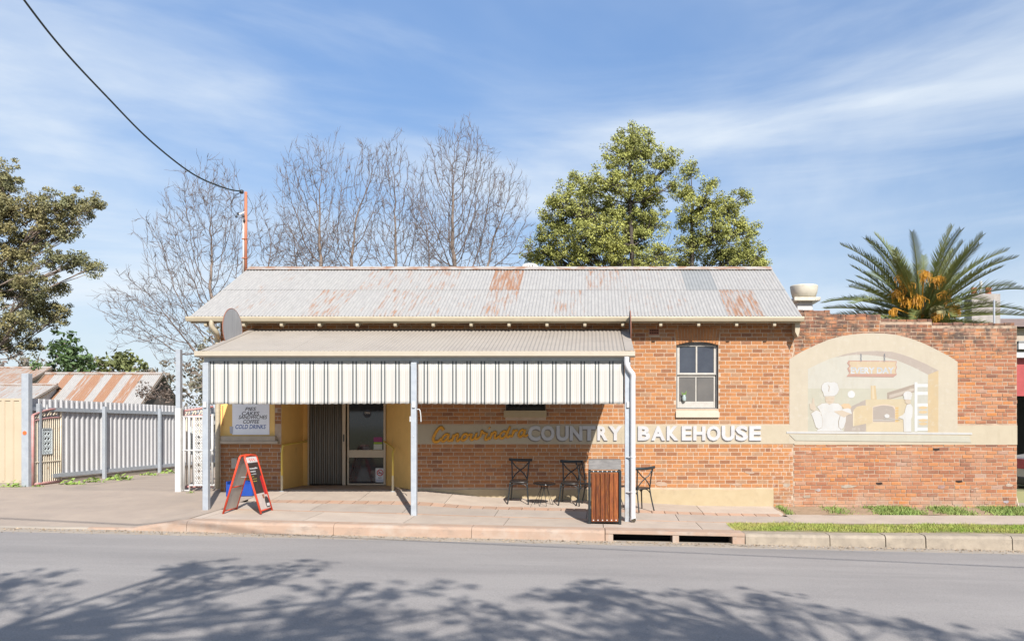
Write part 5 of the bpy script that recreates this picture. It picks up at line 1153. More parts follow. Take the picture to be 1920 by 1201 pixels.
# ------------------------------------------------------------------ sheds and houses behind
def gable(name, label, x0, x1, ye, ze, yr, zr, wallm, sheetf, n, back=True):
    t = thing(name, label, 'shed' if 'shed' in name else 'house', ((x0 + x1) / 2, ye, .5))
    yb = 2 * yr - ye; mb = MB(); a = [(x0 + .15, ye + .2, .3), (x0 + .15, yb - .2, .3), (x0 + .15, yb - .2, ze - .1), (x0 + .15, yr, zr - .1), (x0 + .15, ye + .2, ze - .1)]; k = len(a)
    mb.add(a + [(x1 - .15, y, z) for _, y, z in a], [tuple(reversed(range(k))), tuple(range(k, 2 * k))] + [(i, (i + 1) % k, k + (i + 1) % k, k + i) for i in range(k)]); mb.build('wall', wallm, t)
    ang = math.atan2(zr - ze, yr - ye); L = math.hypot(zr - ze, yr - ye); w = (x1 - x0) / n; c = round(w / .09); me = corr_mesh('roof_sheet', w + .03, L, roof_galv, w / c, .010, 6)
    for i in range(n):
        o = link('roof_sheet', me, t); o.location = (x0 + i * w, ye, ze + .002 * (i % 2)); o.rotation_euler = (ang, 0, 0); o.color = (sheetf(i), 0, 0, 1)
    MB().add([(x0, yr, zr), (x1, yr, zr), (x1, yb, ze), (x0, yb, ze)], [(0, 1, 2, 3)]).build('rear_roof', roof_new, t)
    MB().tube([(x0, yr, zr + .02), (x1, yr, zr + .02)], .07, 8).build('ridge_cap', rust_cap, t)
    for x in (x0, x1): MB().bar((x, ye, ze - .04), (x, yr, zr - .04), .04, .14).build('barge_board', timber_post, t)
    return t
d_e, d_r = 33.0, 34.6
gable('rusty_shed', 'old shed with red rust striped iron roof beyond the driveway fence', WX(36, d_e), WX(266, d_e), d_e, WZ(757, d_e), d_r, WZ(701, d_r), mat('shed_dark_wall', (.10, .085, .075), rough=.9), lambda i: [.75, .3, .85, .2, .62, .8, .25, .85, .3, .7, .15, .05][i], 12)
gable('pale_shed', 'pale iron roofed shed beside the rusty shed', -30, WX(44, 31.5), 31.5, WZ(760, 31.5), 33.5, WZ(722, 33.5), whitep, lambda i: [.35, .3, .45, .3, .42, .3][i], 6)
gable('brown_roof_house', 'house with brown roof partly hidden at the left edge', -44, WX(28, 37), 37, WZ(728, 37), 39.5, WZ(690, 39.5), mat('far_house_wall', (.4, .34, .28)), lambda i: .55, 8)
# right-hand neighbour: white fascia and maroon cladding, dark carport with parked car
nb_ = thing('neighbour_carport', 'maroon clad carport with white fascia past the end of the mural wall', 'carport', (14, 21, .2))
maroon = mat('maroon_cladding', (.34, .06, .06), (.29, .05, .05), rough=.5, pos=True)
nx0 = WX(1906, 21.5)
for k in range(18):
    x = nx0 + k * .25; MB().box(x + .004, x + .215, 21.5, 21.53, WZ(742, 21.5), WZ(660, 21.5)).box(x + .2155, x + .25, 21.51, 21.53, WZ(742, 21.5), WZ(660, 21.5)).build('cladding_panel', maroon, nb_)
MB().box(nx0 - .1, nx0 + 5, 21.2, 21.48, WZ(656, 21.5), WZ(645, 21.5)).build('fascia', whitep, nb_); MB().box(nx0 - .1, nx0 + 5, 21.3, 21.49, WZ(671, 21.5), WZ(660, 21.5)).build('lower_fascia', whitep, nb_)
MB().box(nx0 - .1, nx0 + 5, 21.2, 28, WZ(643.5, 21.5), WZ(641, 21.5)).build('roof', roof_new, nb_); MB().box(nx0 - .1, nx0 + 5, 27.8, 28, 0, WZ(643, 21.5)).build('rear_wall', mat('carport_dark', (.03, .028, .026), rough=1), nb_)
MB().box(nx0 - .1, nx0, 21.55, 27.8, .4, WZ(643, 21.5)).build('side_wall', mat('carport_dark', (.03, .03, .03)), nb_)
MB().box(nx0 + 4.8, nx0 + 4.95, 21.6, 21.75, .2, WZ(742, 21.5)).build('support_post', whitep, nb_)
struct(sheet('side_yard', [9.25, 12, 18, 30], [17.3, 19, 28], lambda x, y: .22, drivem))
cy = 19.3; cx0 = WX(1898, cy) + .25
car = thing('parked_car', 'silver parked car just showing past the end of the mural wall', 'car', (cx0 + 2.1, cy, .22))
silver = mat('silver_car_paint', (.50, .49, .48), (.48, .47, .46), rough=.25, metal=.3)
prof = [(0, .45), (.02, .75), (.10, 1.0), (.55, 1.06), (1.05, 1.42), (2.35, 1.45), (3.0, 1.08), (3.95, .92), (4.12, .70), (4.12, .38), (3.75, .32), (3.7, .5), (3.55, .64), (3.3, .68), (3.05, .64), (2.92, .5), (2.88, .30), (1.22, .30), (1.18, .5), (1.04, .64), (.80, .68), (.55, .64), (.42, .5), (.38, .36)]
mb = MB(); mb.prism_xz([(cx0 + x, .22 + z) for x, z in prof], cy - .85, cy + .85); mb.build('body', silver, car, bevel=.05)
MB().prism_xz([(cx0 + .72, .22 + 1.08), (cx0 + 1.1, .22 + 1.38), (cx0 + 2.3, .22 + 1.40), (cx0 + 2.8, .22 + 1.08)], cy - .86, cy + .86).build('window', glass_dark, car)
MB().prism_xz([(cx0 - .02, .22 + .72), (cx0 + .28, .22 + .78), (cx0 + .24, .22 + .95), (cx0 + .05, .22 + .95)], cy - .865, cy + .865).build('tail_light', mat('tail_light_red', (.5, .02, .02), rough=.2), car)
for wx_ in (.80, 6.37):
    for yy in (cy - .84, cy + .64):
        w = MB().tube([(cx0 + wx_, yy, .22 + .32), (cx0 + wx_, yy + .2, .22 + .32)], .32, 22).build('wheel', darkgrey, car, bevel=.03)
        MB().tube([(cx0 + wx_, yy - .01, .22 + .32), (cx0 + wx_, yy + .0, .22 + .32)], .2, 18).build('rim', galv, w)
MB().box(cx0 - .06, cx0 + .1, cy - .84, cy + .84, .22 + .34, .22 + .52).build('bumper', darkgrey, car, bevel=.03)
# timber prop leaning at the wall end
tag(MB().bar((MX1 + .12, 17.5, .2), (MX1 + .02, 17.45, .55), .05, .03).build('timber_offcut', mat('raw_timber', (.5, .42, .32), rough=.9)), 'short pale timber offcut leaning on the end of the mural wall', 'timber')
# vent pole and far tiled house with chimney behind the palm
pl_ = tag(MB().tube([(WX(1864, 17.6), 17.6, WZ(609, 17.6) - .3), (WX(1864, 17.6), 17.6, WZ(562, 17.6))], .022, 8).build('steel_stake', galv), 'thin steel stake standing on top of the mural wall by the palm', 'stake')
hs = thing('tiled_roof_house', 'house with brown tiled hip roof beyond the palm', 'house', (26, 44, .4))
dh = 42
tile = mat('brown_tile_roof', (.22, .155, .13), (.15, .11, .095), scale=3, rough=.8, pos=True, stretch=(1, 1, 6))
a = [WX(1850, dh), WX(2300, dh)]; z0_ = WZ(612, dh); z1_ = WZ(566, dh + 3) - 2.0
MB().add([(a[0], dh, z0_), (a[1], dh, z0_), (a[1], dh + 8, z0_), (a[0], dh + 8, z0_), (WX(1945, dh), dh + 4, z1_ + 1.2), (a[1] - 3, dh + 4, z1_ + 1.2)], [(0, 1, 5, 4), (1, 2, 5), (2, 3, 4, 5), (3, 0, 4)]).build('roof', tile, hs)
MB().box(a[0] + .5, a[1] - .5, dh + .5, dh + 7.5, .3, z0_ - .02).build('wall', mat('far_house_wall', (.4, .34, .28)), hs)
ch = thing('chimney', 'white chimney with two terracotta pots beyond the palm', 'chimney', (WX(1840, 40), 40, 4))
terr = mat('terracotta_pot', (.45, .17, .09), rough=.9)
MB().box(WX(1815, 40), WX(1868, 40), 39.6, 40.4, .4, WZ(553, 40)).build('stack', mat('chimney_white', (.33, .30, .28), pos=True), ch)
for px in (1826, 1853): MB().lathe([(.15, 0), (.13, .2), (.15, .34), (.12, .36)], (WX(px, 40), 40, WZ(553, 40)), 14).build('chimney_pot', terr, ch, True)
MB().tube([(WX(1839, 40), 40, WZ(553, 40)), (WX(1839, 40), 40, WZ(527, 40))], .07, 8).build('flue_pipe', whitep, ch)
# ------------------------------------------------------------------ vegetation
class Segs:
    def __init__(s): s.a = []; s.b = []; s.ra = []; s.rb = []
    def add(s, a, b, ra, rb): s.a.append(a); s.b.append(b); s.ra.append(ra); s.rb.append(rb)
    def build(s, name, m, parent, n=4):
        A = np.array(s.a, float); B = np.array(s.b, float); ra = np.array(s.ra)[:, None]; rb = np.array(s.rb)[:, None]
        d = B - A; d /= np.maximum(np.linalg.norm(d, axis=1, keepdims=True), 1e-9)
        u = np.where(np.abs(d[:, 2:3]) < .9, np.array([[0, 0, 1.]]), np.array([[1., 0, 0]])); x = np.cross(d, u); x /= np.linalg.norm(x, axis=1, keepdims=True); y = np.cross(d, x)
        N = len(A); V = np.zeros((N, 2 * n, 3))
        for k in range(n):
            c, s_ = math.cos(2 * math.pi * k / n), math.sin(2 * math.pi * k / n); V[:, k] = A + (x * c + y * s_) * ra; V[:, n + k] = B + (x * c + y * s_) * rb
        idx = [] 
        for k in range(n): idx.append([k, (k + 1) % n, n + (k + 1) % n, n + k])
        loops = (np.array(idx).ravel()[None, :] + (np.arange(N) * 2 * n)[:, None]).ravel()
        return np_mesh(name, V.reshape(-1, 3), 4, loops, m, None, parent, True)
def perp(r, d):
    v = Vector((r.gauss(0, 1), r.gauss(0, 1), r.gauss(0, 1))); v -= d * v.dot(d); return v.normalized() if v.length > 1e-6 else d.orthogonal().normalized()
def grow_bare(sg, tw, r, p, d, L, rad, lev, maxlev, up=.17, spread=.85):
    n = 5 if lev < 2 else (4 if lev < 4 else 3); 
    step = L / n; q = p.copy(); dirv = d.copy(); rr = rad
    for i in range(n):
        dirv = (dirv + perp(r, dirv) * (.07 + .035 * lev) + Vector((0, 0, up * .18))).normalized()
        q2 = q + dirv * step; r2 = rr * (.90 if lev < maxlev else .75)
        (sg if lev <= 2 else tw).add(q, q2, rr, r2)
        if lev < maxlev and (i >= 1 or lev > 0):
            for _ in range(1 + (r.random() < (.42 if lev < 3 else .10))):
                ang = r.uniform(.35, spread); cd = (dirv * math.cos(ang) + perp(r, dirv) * math.sin(ang) + Vector((0, 0, up * .35))).normalized()
                grow_bare(sg, tw, r, q.lerp(q2, r.random()), cd, L * r.uniform(.48, .72), max(r2 * r.uniform(.42, .62), .005), lev + 1, maxlev, up, spread)
        q, rr = q2, r2
barkg = mat('grey_brown_bark', (.24, .185, .15), (.165, .13, .11), scale=6, rough=.95, pos=True, stretch=(3, 3, .6), bump=.3)
twigm = mat('twig_bark', (.155, .118, .10), (.115, .09, .08), scale=4, rough=.95, pos=True)
def colonise(r, base, fork, ells, natt, step=.15, di=1.4, dk=.20, ngen=70):
    """space colonisation: a trunk grown towards points scattered through crown ellipsoids"""
    att = []
    tot = sum(e[1][0] * e[1][2] for e in ells)
    for c, rad in ells:
        for _ in range(int(natt * rad[0] * rad[2] / tot)):
            g = np.array([r.gauss(0, 1) for _ in range(3)]); g /= np.linalg.norm(g); lump = 1 + .22 * math.sin(g[0] * 5 + c[0] * 3) * math.cos(g[2] * 6 + c[2]); att.append(np.array(c) + g * np.array(rad) * lump * r.random() ** .5 * (1.25 if r.random() < .06 else 1))
    att = np.array(att); nodes = []; par = []
    n0 = max(2, int((Vector(fork) - Vector(base)).length / step))
    for i in range(n0 + 1):
        q = Vector(base).lerp(Vector(fork), i / n0); nodes.append(np.array(q) + np.array([math.sin(i * .5) * .04, 0, 0])); par.append(i - 1)
    M = len(att); N = np.array(nodes); d2 = ((att[:, None, :] - N[None, :, :]) ** 2).sum(2); near = d2.argmin(1); dist = np.sqrt(d2[np.arange(M), near]); alive = dist > dk
    for g in range(ngen):
        sel = np.nonzero(alive & (dist < (di if g > 14 else 99.)))[0]
        if not len(sel): break
        NP = np.array(nodes); v = att[sel] - NP[near[sel]]; v /= np.maximum(np.linalg.norm(v, axis=1, keepdims=True), 1e-6)
        acc = np.zeros_like(NP); np.add.at(acc, near[sel], v); new = []
        for ni in np.unique(near[sel]):
            v = acc[ni] / max(np.linalg.norm(acc[ni]), 1e-6); p = par[ni]
            if p >= 0: pv = NP[ni] - NP[p]; v = v + .45 * pv / max(np.linalg.norm(pv), 1e-6)
            v = v + np.array([r.gauss(0, .16), r.gauss(0, .16), .22 + r.gauss(0, .12)]); v /= np.linalg.norm(v)
            q = NP[ni] + v * step
            if ((NP - q) ** 2).sum(1).min() < (step * .3) ** 2: continue
            new.append((q, ni))
        if not new: break
        n0 = len(nodes); Q = np.array([q for q, _ in new])
        for q, ni in new: nodes.append(q); par.append(int(ni))
        d2 = ((att[:, None, :] - Q[None, :, :]) ** 2).sum(2); k = d2.argmin(1); dm = np.sqrt(d2[np.arange(M), k]); better = dm < dist
        near[better] = n0 + k[better]; dist = np.minimum(dist, dm); alive &= dist > dk
    return nodes, par
def bare_tree(label, base, fork, ells, seed, natt=900, rad=.16, twigs=2, group='bare winter trees behind the bakery'):
    t = thing('bare_tree', label, 'tree', base, group); r = random.Random(seed); sg, tw = Segs(), Segs()
    d = base[1]; E = []
    for px, py, rx, ry in ells: E.append((tuple(P(px, py - 8, d)), (rx * 1.06 / F * d, min(rx, ry) / F * d * .9, ry * 1.06 / F * d)))
    nodes, par = colonise(r, base, P(fork[0], fork[1], d), E, int(natt * 4.2))
    n = len(nodes); w = [0.] * n; kids = [0] * n
    for i in range(n - 1, -1, -1):
        if kids[i] == 0: w[i] = 1.
        if par[i] >= 0: w[par[i]] += w[i]; kids[par[i]] += 1
    W = max(w); rr = [max(.0058, rad * .66 * (x / W) ** .54) for x in w]
    for i in range(n):
        p = par[i]
        if p < 0: continue
        a, b_ = Vector(nodes[p]), Vector(nodes[i]); (sg if rr[i] > .03 else tw).add(a, b_, rr[p] if rr[p] < rr[i] * 1.6 else rr[i] * 1.1, rr[i])
        if w[i] < 6:
            dv_ = (b_ - a).normalized()
            for _ in range(1 + (2 if kids[i] == 0 else 0)):
                ang = r.uniform(.2, .9); v = (dv_ * math.cos(ang) + perp(r, dv_) * math.sin(ang) + Vector((0, 0, .25))).normalized(); L = r.uniform(.12, .42); st = a.lerp(b_, r.random())
                m_ = st + v * L * .5; e = m_ + (v + Vector((r.gauss(0, .2), r.gauss(0, .2), .2))).normalized() * L * .5
                tw.add(st, m_, .0055, .0045); tw.add(m_, e, .0045, .003)
    sg.build('trunk', barkg, t, 6); tw.build('crown', twigm, t, 3); return t
Yb = 30.
def base(px, d=Yb): return (WX(px, d), d, .42)
bare_tree('big spreading bare tree rising left of the roof pole', base(425, 27), (418, 690), [(395, 430, 62, 115), (330, 480, 60, 105), (262, 590, 66, 70), (345, 600, 80, 90), (440, 480, 36, 90), (380, 360, 40, 40)], 3, 1150, .15)
bare_tree('bare tree with forked pale trunk first past the roof pole', base(612), (609, 560), [(560, 370, 40, 70), (600, 345, 30, 80), (632, 370, 24, 85), (590, 470, 62, 60), (535, 340, 20, 30)], 14, 760, .13)
bare_tree('bare tree leaning right behind the roof ridge', base(650), (662, 560), [(690, 350, 32, 75), (712, 330, 22, 50), (665, 440, 44, 70), (640, 470, 40, 50)], 25, 560, .11)
bare_tree('slender upright bare tree between the leaning tree and the tallest bare tree', base(748), (742, 560), [(738, 345, 30, 85), (725, 320, 20, 50), (750, 440, 46, 80), (712, 470, 36, 50)], 36, 560, .11)
bare_tree('tallest broad bare tree with thick pale trunk behind the ridge', base(853), (853, 540), [(868, 330, 50, 88), (825, 335, 34, 66), (905, 350, 36, 76), (855, 450, 72, 80), (790, 400, 34, 66), (885, 275, 24, 30), (838, 280, 20, 30)], 47, 1000, .17)
bare_tree('bare tree slanting right beside the evergreen', base(892), (905, 540), [(945, 385, 30, 65), (970, 390, 22, 56), (920, 455, 46, 66), (965, 460, 34, 40)], 58, 520, .09)
bare_tree('low thin bare tree just right of the roof pole', base(505, 31), (502, 540), [(490, 420, 16, 50), (510, 475, 34, 50)], 69, 260, .06)
bare_tree('thin bare tree in front of the tallest bare tree', base(805, 29), (800, 540), [(782, 390, 18, 60), (805, 460, 40, 60)], 70, 300, .06)
bare_tree('low twiggy bare tree behind the middle of the roof', base(565, 32), (563, 545), [(548, 440, 30, 40), (575, 480, 44, 45), (525, 470, 24, 40)], 81, 300, .06)
# leaves
def leaf_cloud(name, centers, radii, per, size, m, seed, parent, flat=.75, droop=0., asp=.5):
    r = np.random.default_rng(seed); C = np.repeat(np.array(centers, float), per, 0); RR = np.repeat(np.array(radii, float), per)
    N = len(C); g = r.normal(0, 1, (N, 3)); g /= np.linalg.norm(g, axis=1, keepdims=True); rad = (r.random(N) ** .45 * RR)[:, None]
    p = C + g * rad * np.array([1, 1, flat]); 
    nrm = g * .6 + r.normal(0, .6, (N, 3)) + np.array([0, 0, .35]); nrm /= np.linalg.norm(nrm, axis=1, keepdims=True)
    t = np.cross(nrm, r.normal(0, 1, (N, 3))); t[:, 2] -= droop; t -= nrm * (t * nrm).sum(1, keepdims=True); t /= np.maximum(np.linalg.norm(t, axis=1, keepdims=True), 1e-6); b = np.cross(nrm, t)
    s = (size * r.uniform(.6, 1.3, N))[:, None]
    V = np.stack([p - t * s, p + b * s * asp, p + t * s, p - b * s * asp], 1)
    tone = np.repeat(np.clip(r.random(N) * .6 + np.repeat(r.random(len(centers)), per) * .4, 0, 1), 4)
    return np_mesh(name, V.reshape(-1, 3), 4, np.arange(N * 4), m, tone, parent)
def leafy(name, label, base_, trunk_top, lobes, m, seed, nsub=40, per=40, size=.09, subr=.32, trunk_r=.22, bark=barkg, cat='tree', group=None, droop=0., flat=.75, twig=True, limb=.35):
    """lobes: (centre Vector, radius); limbs reach from the trunk to every lobe and on to its leaf clumps"""
    r = random.Random(seed); t = thing(name, label, cat, base_, group); sg = Segs(); tw = Segs(); B = Vector(base_); T = Vector(trunk_top)
    n = 7; pts = [B.lerp(T, i / n) + Vector((r.gauss(0, .05), r.gauss(0, .05), 0)) * (0 if i == 0 else 1) * (T - B).length * .12 for i in range(n + 1)]
    for i in range(n): sg.add(pts[i], pts[i + 1], trunk_r * (1 - .75 * i / n), trunk_r * (1 - .75 * (i + 1) / n))
    cs, rs = [], []
    for c, rad in lobes:
        c = Vector(c); k = min(range(n + 1), key=lambda i: abs(pts[i].z - (c.z - (c - pts[i]).length * .45))); a = pts[max(1, k)]
        mid = a.lerp(c, .5) + Vector((r.gauss(0, .08), r.gauss(0, .08), -.10)) * (c - a).length; path = crom([a, mid, c], 4); w0 = trunk_r * limb
        for i in range(len(path) - 1): sg.add(path[i], path[i + 1], w0 * (1 - .7 * i / len(path)), w0 * (1 - .7 * (i + 1) / len(path)))
        for j in range(max(4, int(nsub * (rad / 1.2) ** 2))):
            g = Vector((r.gauss(0, 1), r.gauss(0, 1), r.gauss(0, 1))).normalized(); q = c + Vector((g.x, g.y, g.z * .85)) * rad * (r.random() ** .45) * r.uniform(.8, 1.3)
            cs.append(tuple(q)); rs.append(subr * r.uniform(.6, 1.25))
            if twig and j % 2 == 0:
                s = path[r.randrange(len(path) // 2, len(path))]; mid2 = s.lerp(q, .5) + Vector((0, 0, -.06)); tw.add(s, mid2, .026, .018); tw.add(mid2, q, .018, .007)
    if twig:
        sg.a += tw.a; sg.b += tw.b; sg.ra += tw.ra; sg.rb += tw.rb
    sg.build('trunk', bark, t, 5)
    leaf_cloud('crown', cs, rs, per, size, m, seed, t, flat, droop); return t
def lob(lst, d, dj=1.2, seed=0):
    r = random.Random(seed); return [(P(px, py, d + r.uniform(-dj, dj)), rp / F * d) for px, py, rp in lst]
olive = mat('olive_green_leaf', (.33, .33, .085), (.235, .25, .07), scale=.8, rough=.7, pos=True, tone=.55)
darkbark = mat('dark_bark', (.085, .07, .058), (.06, .05, .042), scale=6, rough=.95, pos=True)
leafy('evergreen_tree', 'tall yellow green evergreen tree behind the bakery roof', (WX(1178, 34), 34, .42), P(1185, 300, 34),
      lob([(1190, 255, 30), (1175, 290, 42), (1215, 285, 34), (1150, 335, 45), (1200, 340, 42), (1245, 310, 26), (1090, 350, 34), (1055, 385, 42), (1100, 400, 48), (1150, 395, 40), (1200, 400, 36), (1045, 430, 42), (1095, 455, 48), (1030, 475, 44), (1080, 500, 46), (1140, 465, 38), (1165, 495, 42), (1215, 490, 26), (1225, 370, 30), (1000, 480, 22), (1262, 290, 14), (1225, 425, 34), (1190, 445, 36), (1240, 475, 30), (1262, 345, 18), (1130, 430, 34), (1195, 490, 34), (1180, 420, 36), (1175, 455, 34)], 34), olive, 5, nsub=84, per=84, size=.047, subr=.27, limb=.16, trunk_r=.22, bark=darkbark, group=None)
leafy('evergreen_tree', 'shorter rounded yellow green evergreen tree with dead twigs on its crown', (WX(1292, 36), 36, .42), P(1300, 400, 36),
      lob([(1295, 320, 20), (1288, 360, 26), (1330, 345, 18), (1320, 385, 34), (1290, 410, 28), (1365, 385, 30), (1392, 370, 18), (1345, 430, 42), (1390, 430, 36), (1300, 460, 36), (1355, 480, 44), (1400, 475, 36), (1410, 500, 36), (1285, 500, 32), (1430, 495, 16)], 36), olive, 6, nsub=84, per=84, size=.047, subr=.27, limb=.16, trunk_r=.24, bark=darkbark)
dt = thing('dead_branches', 'bare dead branches standing between the two evergreen trees', 'branches', (WX(1250, 35), 35, .42)); r = random.Random(4); sg, tw = Segs(), Segs()
grow_bare(sg, tw, r, Vector((WX(1250, 35), 35, .42)), Vector((0, 0, 1)), 4.6, .08, 0, 3); grow_bare(sg, tw, r, Vector((WX(1330, 35), 35, .42)), Vector((.12, 0, 1)), 5.2, .08, 0, 3); grow_bare(sg, tw, r, Vector((WX(1235, 35), 35, .42)), Vector((.05, 0, 1)), 6.4, .08, 0, 3)
sg.build('limb', darkbark, dt, 5); tw.build('twigs', darkbark, dt, 3)
gum = mat('gum_leaf', (.235, .20, .085), (.15, .155, .075), scale=.5, rough=.65, pos=True, tone=.6)
leafy('gum_tree', 'large bronze green gum tree at the left edge', (WX(-60, 42), 42, .42), P(-40, 430, 42),
      lob([(5, 345, 34), (-40, 330, 60), (20, 395, 45), (-30, 420, 60), (70, 390, 26), (110, 385, 34), (150, 385, 34), (180, 385, 16), (95, 425, 28), (130, 435, 22), (60, 450, 34), (25, 475, 40), (100, 485, 26), (140, 490, 26), (175, 500, 18), (60, 530, 36), (110, 535, 20), (20, 545, 42), (75, 575, 36), (100, 600, 24), (30, 600, 36), (15, 640, 26), (120, 580, 16), (60, 650, 22), (-40, 520, 60), (-60, 600, 60)], 42, 1.5), gum, 8, nsub=75, per=70, size=.062, subr=.28, trunk_r=.30, limb=.13, bark=mat('gum_bark', (.27, .21, .17), (.18, .14, .12), pos=True), droop=.8)
leafy('dark_green_tree', 'dark green rounded tree behind the rusty shed', (WX(130, 40), 40, .42), P(130, 680, 40), lob([(120, 640, 26), (140, 655, 24), (105, 665, 28), (130, 685, 32), (85, 690, 26), (155, 690, 16)], 40, 1), mat('deep_green_leaf', (.075, .12, .035), (.05, .085, .03), rough=.6, pos=True, tone=.5), 9, nsub=26, per=26, size=.13, subr=.36, trunk_r=.15, twig=False)
leafy('olive_bush_tree', 'low olive green tree beyond the rusty shed ridge', (WX(225, 42), 42, .42), P(225, 700, 42), lob([(225, 665, 20), (245, 680, 22), (205, 685, 22), (228, 695, 26), (265, 695, 16)], 42, 1), mat('mid_olive_leaf', (.17, .185, .06), (.11, .13, .05), rough=.7, pos=True, tone=.45), 10, nsub=26, per=26, size=.14, subr=.4, trunk_r=.14, twig=False)
leafy('grey_green_shrub', 'grey green dense shrub behind the left end of the verandah', (WX(388, 25), 25, .45), P(388, 690, 25), lob([(395, 630, 18), (385, 660, 22), (372, 690, 22), (395, 690, 24), (380, 725, 26), (400, 740, 24)], 25, .6), mat('grey_shrub_leaf', (.21, .185, .135), (.15, .145, .09), rough=.8, pos=True, tone=.4), 12, nsub=60, per=30, size=.055, subr=.2, trunk_r=.08, cat='shrub')
leafy('dry_vine', 'tangle of dry brown vine over the gable of the rusty shed', (WX(300, 30), 30, .45), P(300, 745, 30), lob([(285, 725, 16), (305, 735, 18), (315, 745, 16), (275, 740, 14)], 30, .4), mat('dry_vine_leaf', (.20, .15, .12), (.14, .11, .09), rough=.9, pos=True, tone=.4), 13, nsub=40, per=26, size=.06, subr=.22, trunk_r=.05, cat='vine')
# far wood on the skyline: one mass
rr = random.Random(21); lb = []
for k in range(60):
    px = -500 + k * 52; lb.append((P(px, 742 + rr.uniform(-30, 12) - (22 if 150 < px < 330 or px < 120 else 0), 110 + rr.uniform(-10, 20)), rr.uniform(2.4, 4.0)))
cs, rs = [], []
for c, rad in lb:
    for j in range(26): g = Vector((rr.gauss(0, 1), rr.gauss(0, 1), rr.gauss(0, 1))).normalized() * rad * rr.random() ** .4; cs.append(tuple(c + g)); rs.append(.9)
fw = leaf_cloud('far_woodland', cs, rs, 16, .34, mat('far_twiggy_wood', (.19, .15, .135), (.13, .13, .08), scale=.15, rough=.9, pos=True, tone=.3), 31, None); fw['kind'] = 'stuff'; fw['label'] = 'distant brown and green line of trees'; fw['category'] = 'woodland'
# palm
pal = thing('date_palm', 'squat date palm with orange fruit stalks rising behind the mural wall', 'palm', (WX(1738, 20.2), 20.2, .45))
pc = P(1726, 606, 20.2); r = random.Random(17)
pb = MB().tube([(pc.x, pc.y, .3), (pc.x, pc.y, 1.6), (pc.x, pc.y, pc.z - .15)], [.34, .30, .36], 14); pb.build('trunk', mat('palm_trunk', (.16, .11, .07), rough=1, bump=.6, bscale=20), pal)
def frond_mesh(name, L, droop, seed, m):
    q = random.Random(seed); n = 26; pts = []; x = z = 0; ang = 0.
    for i in range(n + 1):
        pts.append(Vector((x, 0, z))); a = -droop * (i / n) ** 1.6; x += L / n * math.cos(a); z += L / n * math.sin(a)
    mb = MB().tube(pts, [.028 * (1 - .85 * i / n) + .003 for i in range(n + 1)], 5)
    for i in range(3, n + 1):
        for h in (0, .5):
            t = min((i + h) / n, 1); k = min(int(t * n), n - 1); p = pts[k].lerp(pts[k + 1], t * n - k); d = (pts[k + 1] - pts[k]).normalized(); up = Vector((-d.z, 0, d.x))
            ll = .34 * L / 2.3 * (math.sin(math.pi * (.12 + .80 * t)) ** .6) * q.uniform(.85, 1.1)
            for s in (-1, 1):
                dv_ = (d * .75 + Vector((0, s * .62, 0)) + up * q.uniform(.25, .5)).normalized(); e = p + dv_ * ll; w = up.cross(dv_).normalized() * .0 + d * .017
                mb.add([p - w, p + w, (p + e) / 2 + w * .9 - Vector((0, 0, .01)), e - Vector((0, 0, .02)), (p + e) / 2 - w * .9 - Vector((0, 0, .01))], [(0, 1, 2, 3, 4)])
    me = bpy.data.meshes.new(name); me.from_pydata(mb.v, [], mb.f); me.update(); me.materials.append(m); return me
palmg = mat('palm_frond_green', (.085, .11, .03), (.17, .18, .055), scale=2, rough=.5, pos=True); palmy = mat('palm_frond_yellowing', (.30, .29, .07), (.20, .21, .06), scale=2, rough=.6, pos=True)
fm_ = [frond_mesh('frond', L, dr, 60 + i, palmg) for i, (L, dr) in enumerate(((2.35, .5), (2.45, .7), (2.2, .35), (2.3, .3)))]
fy_ = [frond_mesh('frond', 2.35, 1.1, 80, palmy), frond_mesh('frond', 2.2, .9, 81, palmy)]
for k in range(88):
    az = k * 2.39996 + r.uniform(-.3, .3); el = R(76) - (k / 88) ** .9 * R(98) + R(r.uniform(-5, 5))
    me = fm_[r.randrange(4)] if k < 80 or math.cos(az) < .2 else fy_[k % 2]
    if el < R(12) and math.cos(az) > .55 and k % 2: me = fy_[k % 2]
    o = link('frond', me, pal); s = r.uniform(.84, 1.05)
    o.location = pc + Vector((math.cos(az) * .16, math.sin(az) * .16, .05 + .2 * math.sin(el))); o.rotation_euler = (r.uniform(-.4, .4), -el, az); o.scale = (s, s, s)
fruit = mat('orange_fruit_stalk', (.50, .25, .02), (.38, .17, .02), scale=6, rough=.6, pos=True)
for k, (px, py, s) in enumerate(((1690, 520, .34), (1702, 535, .30), (1733, 515, .30), (1760, 525, .34), (1680, 550, .30), (1720, 560, .36), (1772, 553, .34), (1790, 580, .34), (1755, 595, .30), (1700, 565, .30), (1675, 585, .2))):
    c = P(px, py, 19.25 + .25 * r.random()); mb = MB(); s *= 1.0
    mb.tube(crom([pc + Vector((0, 0, .1)), pc.lerp(c, .6) + Vector((0, 0, .12)), c + Vector((0, 0, .1))], 4), .018, 5)
    for j in range(46):
        a = r.uniform(0, 6.28); o_ = Vector((r.gauss(0, .10), r.gauss(0, .06), r.gauss(0, .09))) * s * 2; e = c + o_ + Vector((math.cos(a) * s * .30 * r.random(), math.sin(a) * s * .3 * r.random(), -s * r.uniform(.1, .55))); mb.tube([c + o_ * .5 + Vector((0, 0, .06)), (c + o_).lerp(e, .5) + Vector((math.cos(a) * .05, 0, .04)), e], [.007, .007, .009], 4)
    mb.build('fruit_stalk', fruit, pal)
MB().lathe([(.02, -.22), (.13, -.16), (.20, .0), (.17, .14), (.06, .2), (.01, .21)], P(1757, 588, 19.5), 14).build('spathe', mat('palm_spathe', (.36, .36, .20), (.30, .24, .10), scale=9, rough=.7), pal, True)
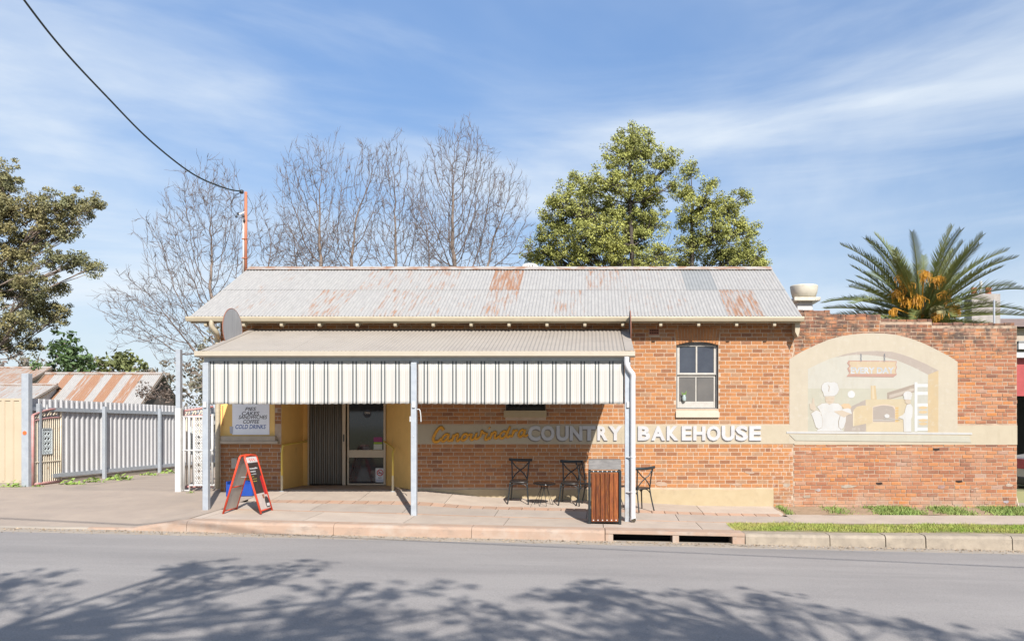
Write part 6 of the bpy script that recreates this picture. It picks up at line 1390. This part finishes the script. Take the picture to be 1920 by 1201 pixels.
# ------------------------------------------------------------------ street trees behind the camera (their shade lies on the road)
def from_shadow(px, py, h):
    d = 10.
    for _ in range(30): X = WX(px, d); z = zroad(X, d); d = (CZ - z) * F / (py - HY)
    s = Vector((WX(px, d), d, zroad(WX(px, d), d))); return s - SUN * (h / -SUN.z)
sh = [(20, 1070), (60, 1105), (100, 1150), (30, 1180), (180, 1140), (250, 1180), (150, 1195), (350, 1060), (365, 1045), (420, 1078), (520, 1066), (540, 1050), (430, 1130), (470, 1175), (560, 1130), (300, 1110), (660, 1085), (640, 1130), (700, 1170), (600, 1185), (750, 1105), (760, 1150), (830, 1085), (870, 1120), (900, 1165), (800, 1185), (860, 1195)]
sh2 = [(950, 1140), (1000, 1185), (1060, 1105), (1080, 1095), (1130, 1085), (1100, 1140), (1180, 1125), (1150, 1175), (1250, 1150), (1240, 1190), (1330, 1185), (1430, 1112), (1470, 1122), (1540, 1138), (1400, 1155), (1480, 1185), (1300, 1110), (1680, 1150), (1750, 1178), (1850, 1188), (1400, 1195)]
stl = mat('street_tree_leaf', (.10, .12, .04), (.07, .09, .03), rough=.7, pos=True, tone=.4)
r = random.Random(77)
for nm, lst, tx, sd in (('first', sh, -2.2, 91), ('second', sh2, 4.6, 92)):
    lbs = [(from_shadow(px + r.uniform(-10, 10), py + 14 + r.uniform(-4, 4), r.uniform(7.2, 9.4)), r.uniform(.36, .62)) for px, py in lst]
    zb_ = .13 - .0224 * tx
    leafy('street_tree', 'leafy street tree on the near verge casting shade on the road, %s side' % ('driveway' if nm == 'first' else 'mural'), (tx, -1.6, zb_), (tx - .1, -.9, 6.6), lbs, stl, sd, nsub=62, per=15, size=.065, subr=.17, trunk_r=.22, limb=.24, group='street trees on the near verge')
# overhead street wire (its shadow crosses the road)
w0 = from_shadow(392, 996, 7.4); w1 = from_shadow(1918, 1063, 7.4); dw = (w1 - w0).normalized()
tag(MB().tube([w0 - dw * 16, w0, w1, w1 + dw * 16], .022, 6).build('overhead_cable', mat('cable_green_black', (.02, .02, .02))), 'overhead street cable strung across the near side of the road', 'cable')
for e, sx_, lab in ((w0 - dw * 16, -1, 'timber power pole carrying the street cable on the driveway side'), (w1 + dw * 16, 1, 'timber power pole carrying the street cable on the mural side')):
    pp = thing('power_pole', lab, 'pole', (e.x, e.y, -.1)); MB().tube([(e.x, e.y, -.3), (e.x, e.y, e.z + .5)], [.16, .11], 12).build('pole', timber_post, pp, True); MB().bar((e.x - .0, e.y - .9, e.z + .1), (e.x, e.y + .9, e.z + .1), .09, .11).build('cross_arm', timber_post, pp)
for o in bpy.data.objects:
    if '_w' in o: del o['_w']
print('bricks individual', nb, 'objects', len(bpy.data.objects))
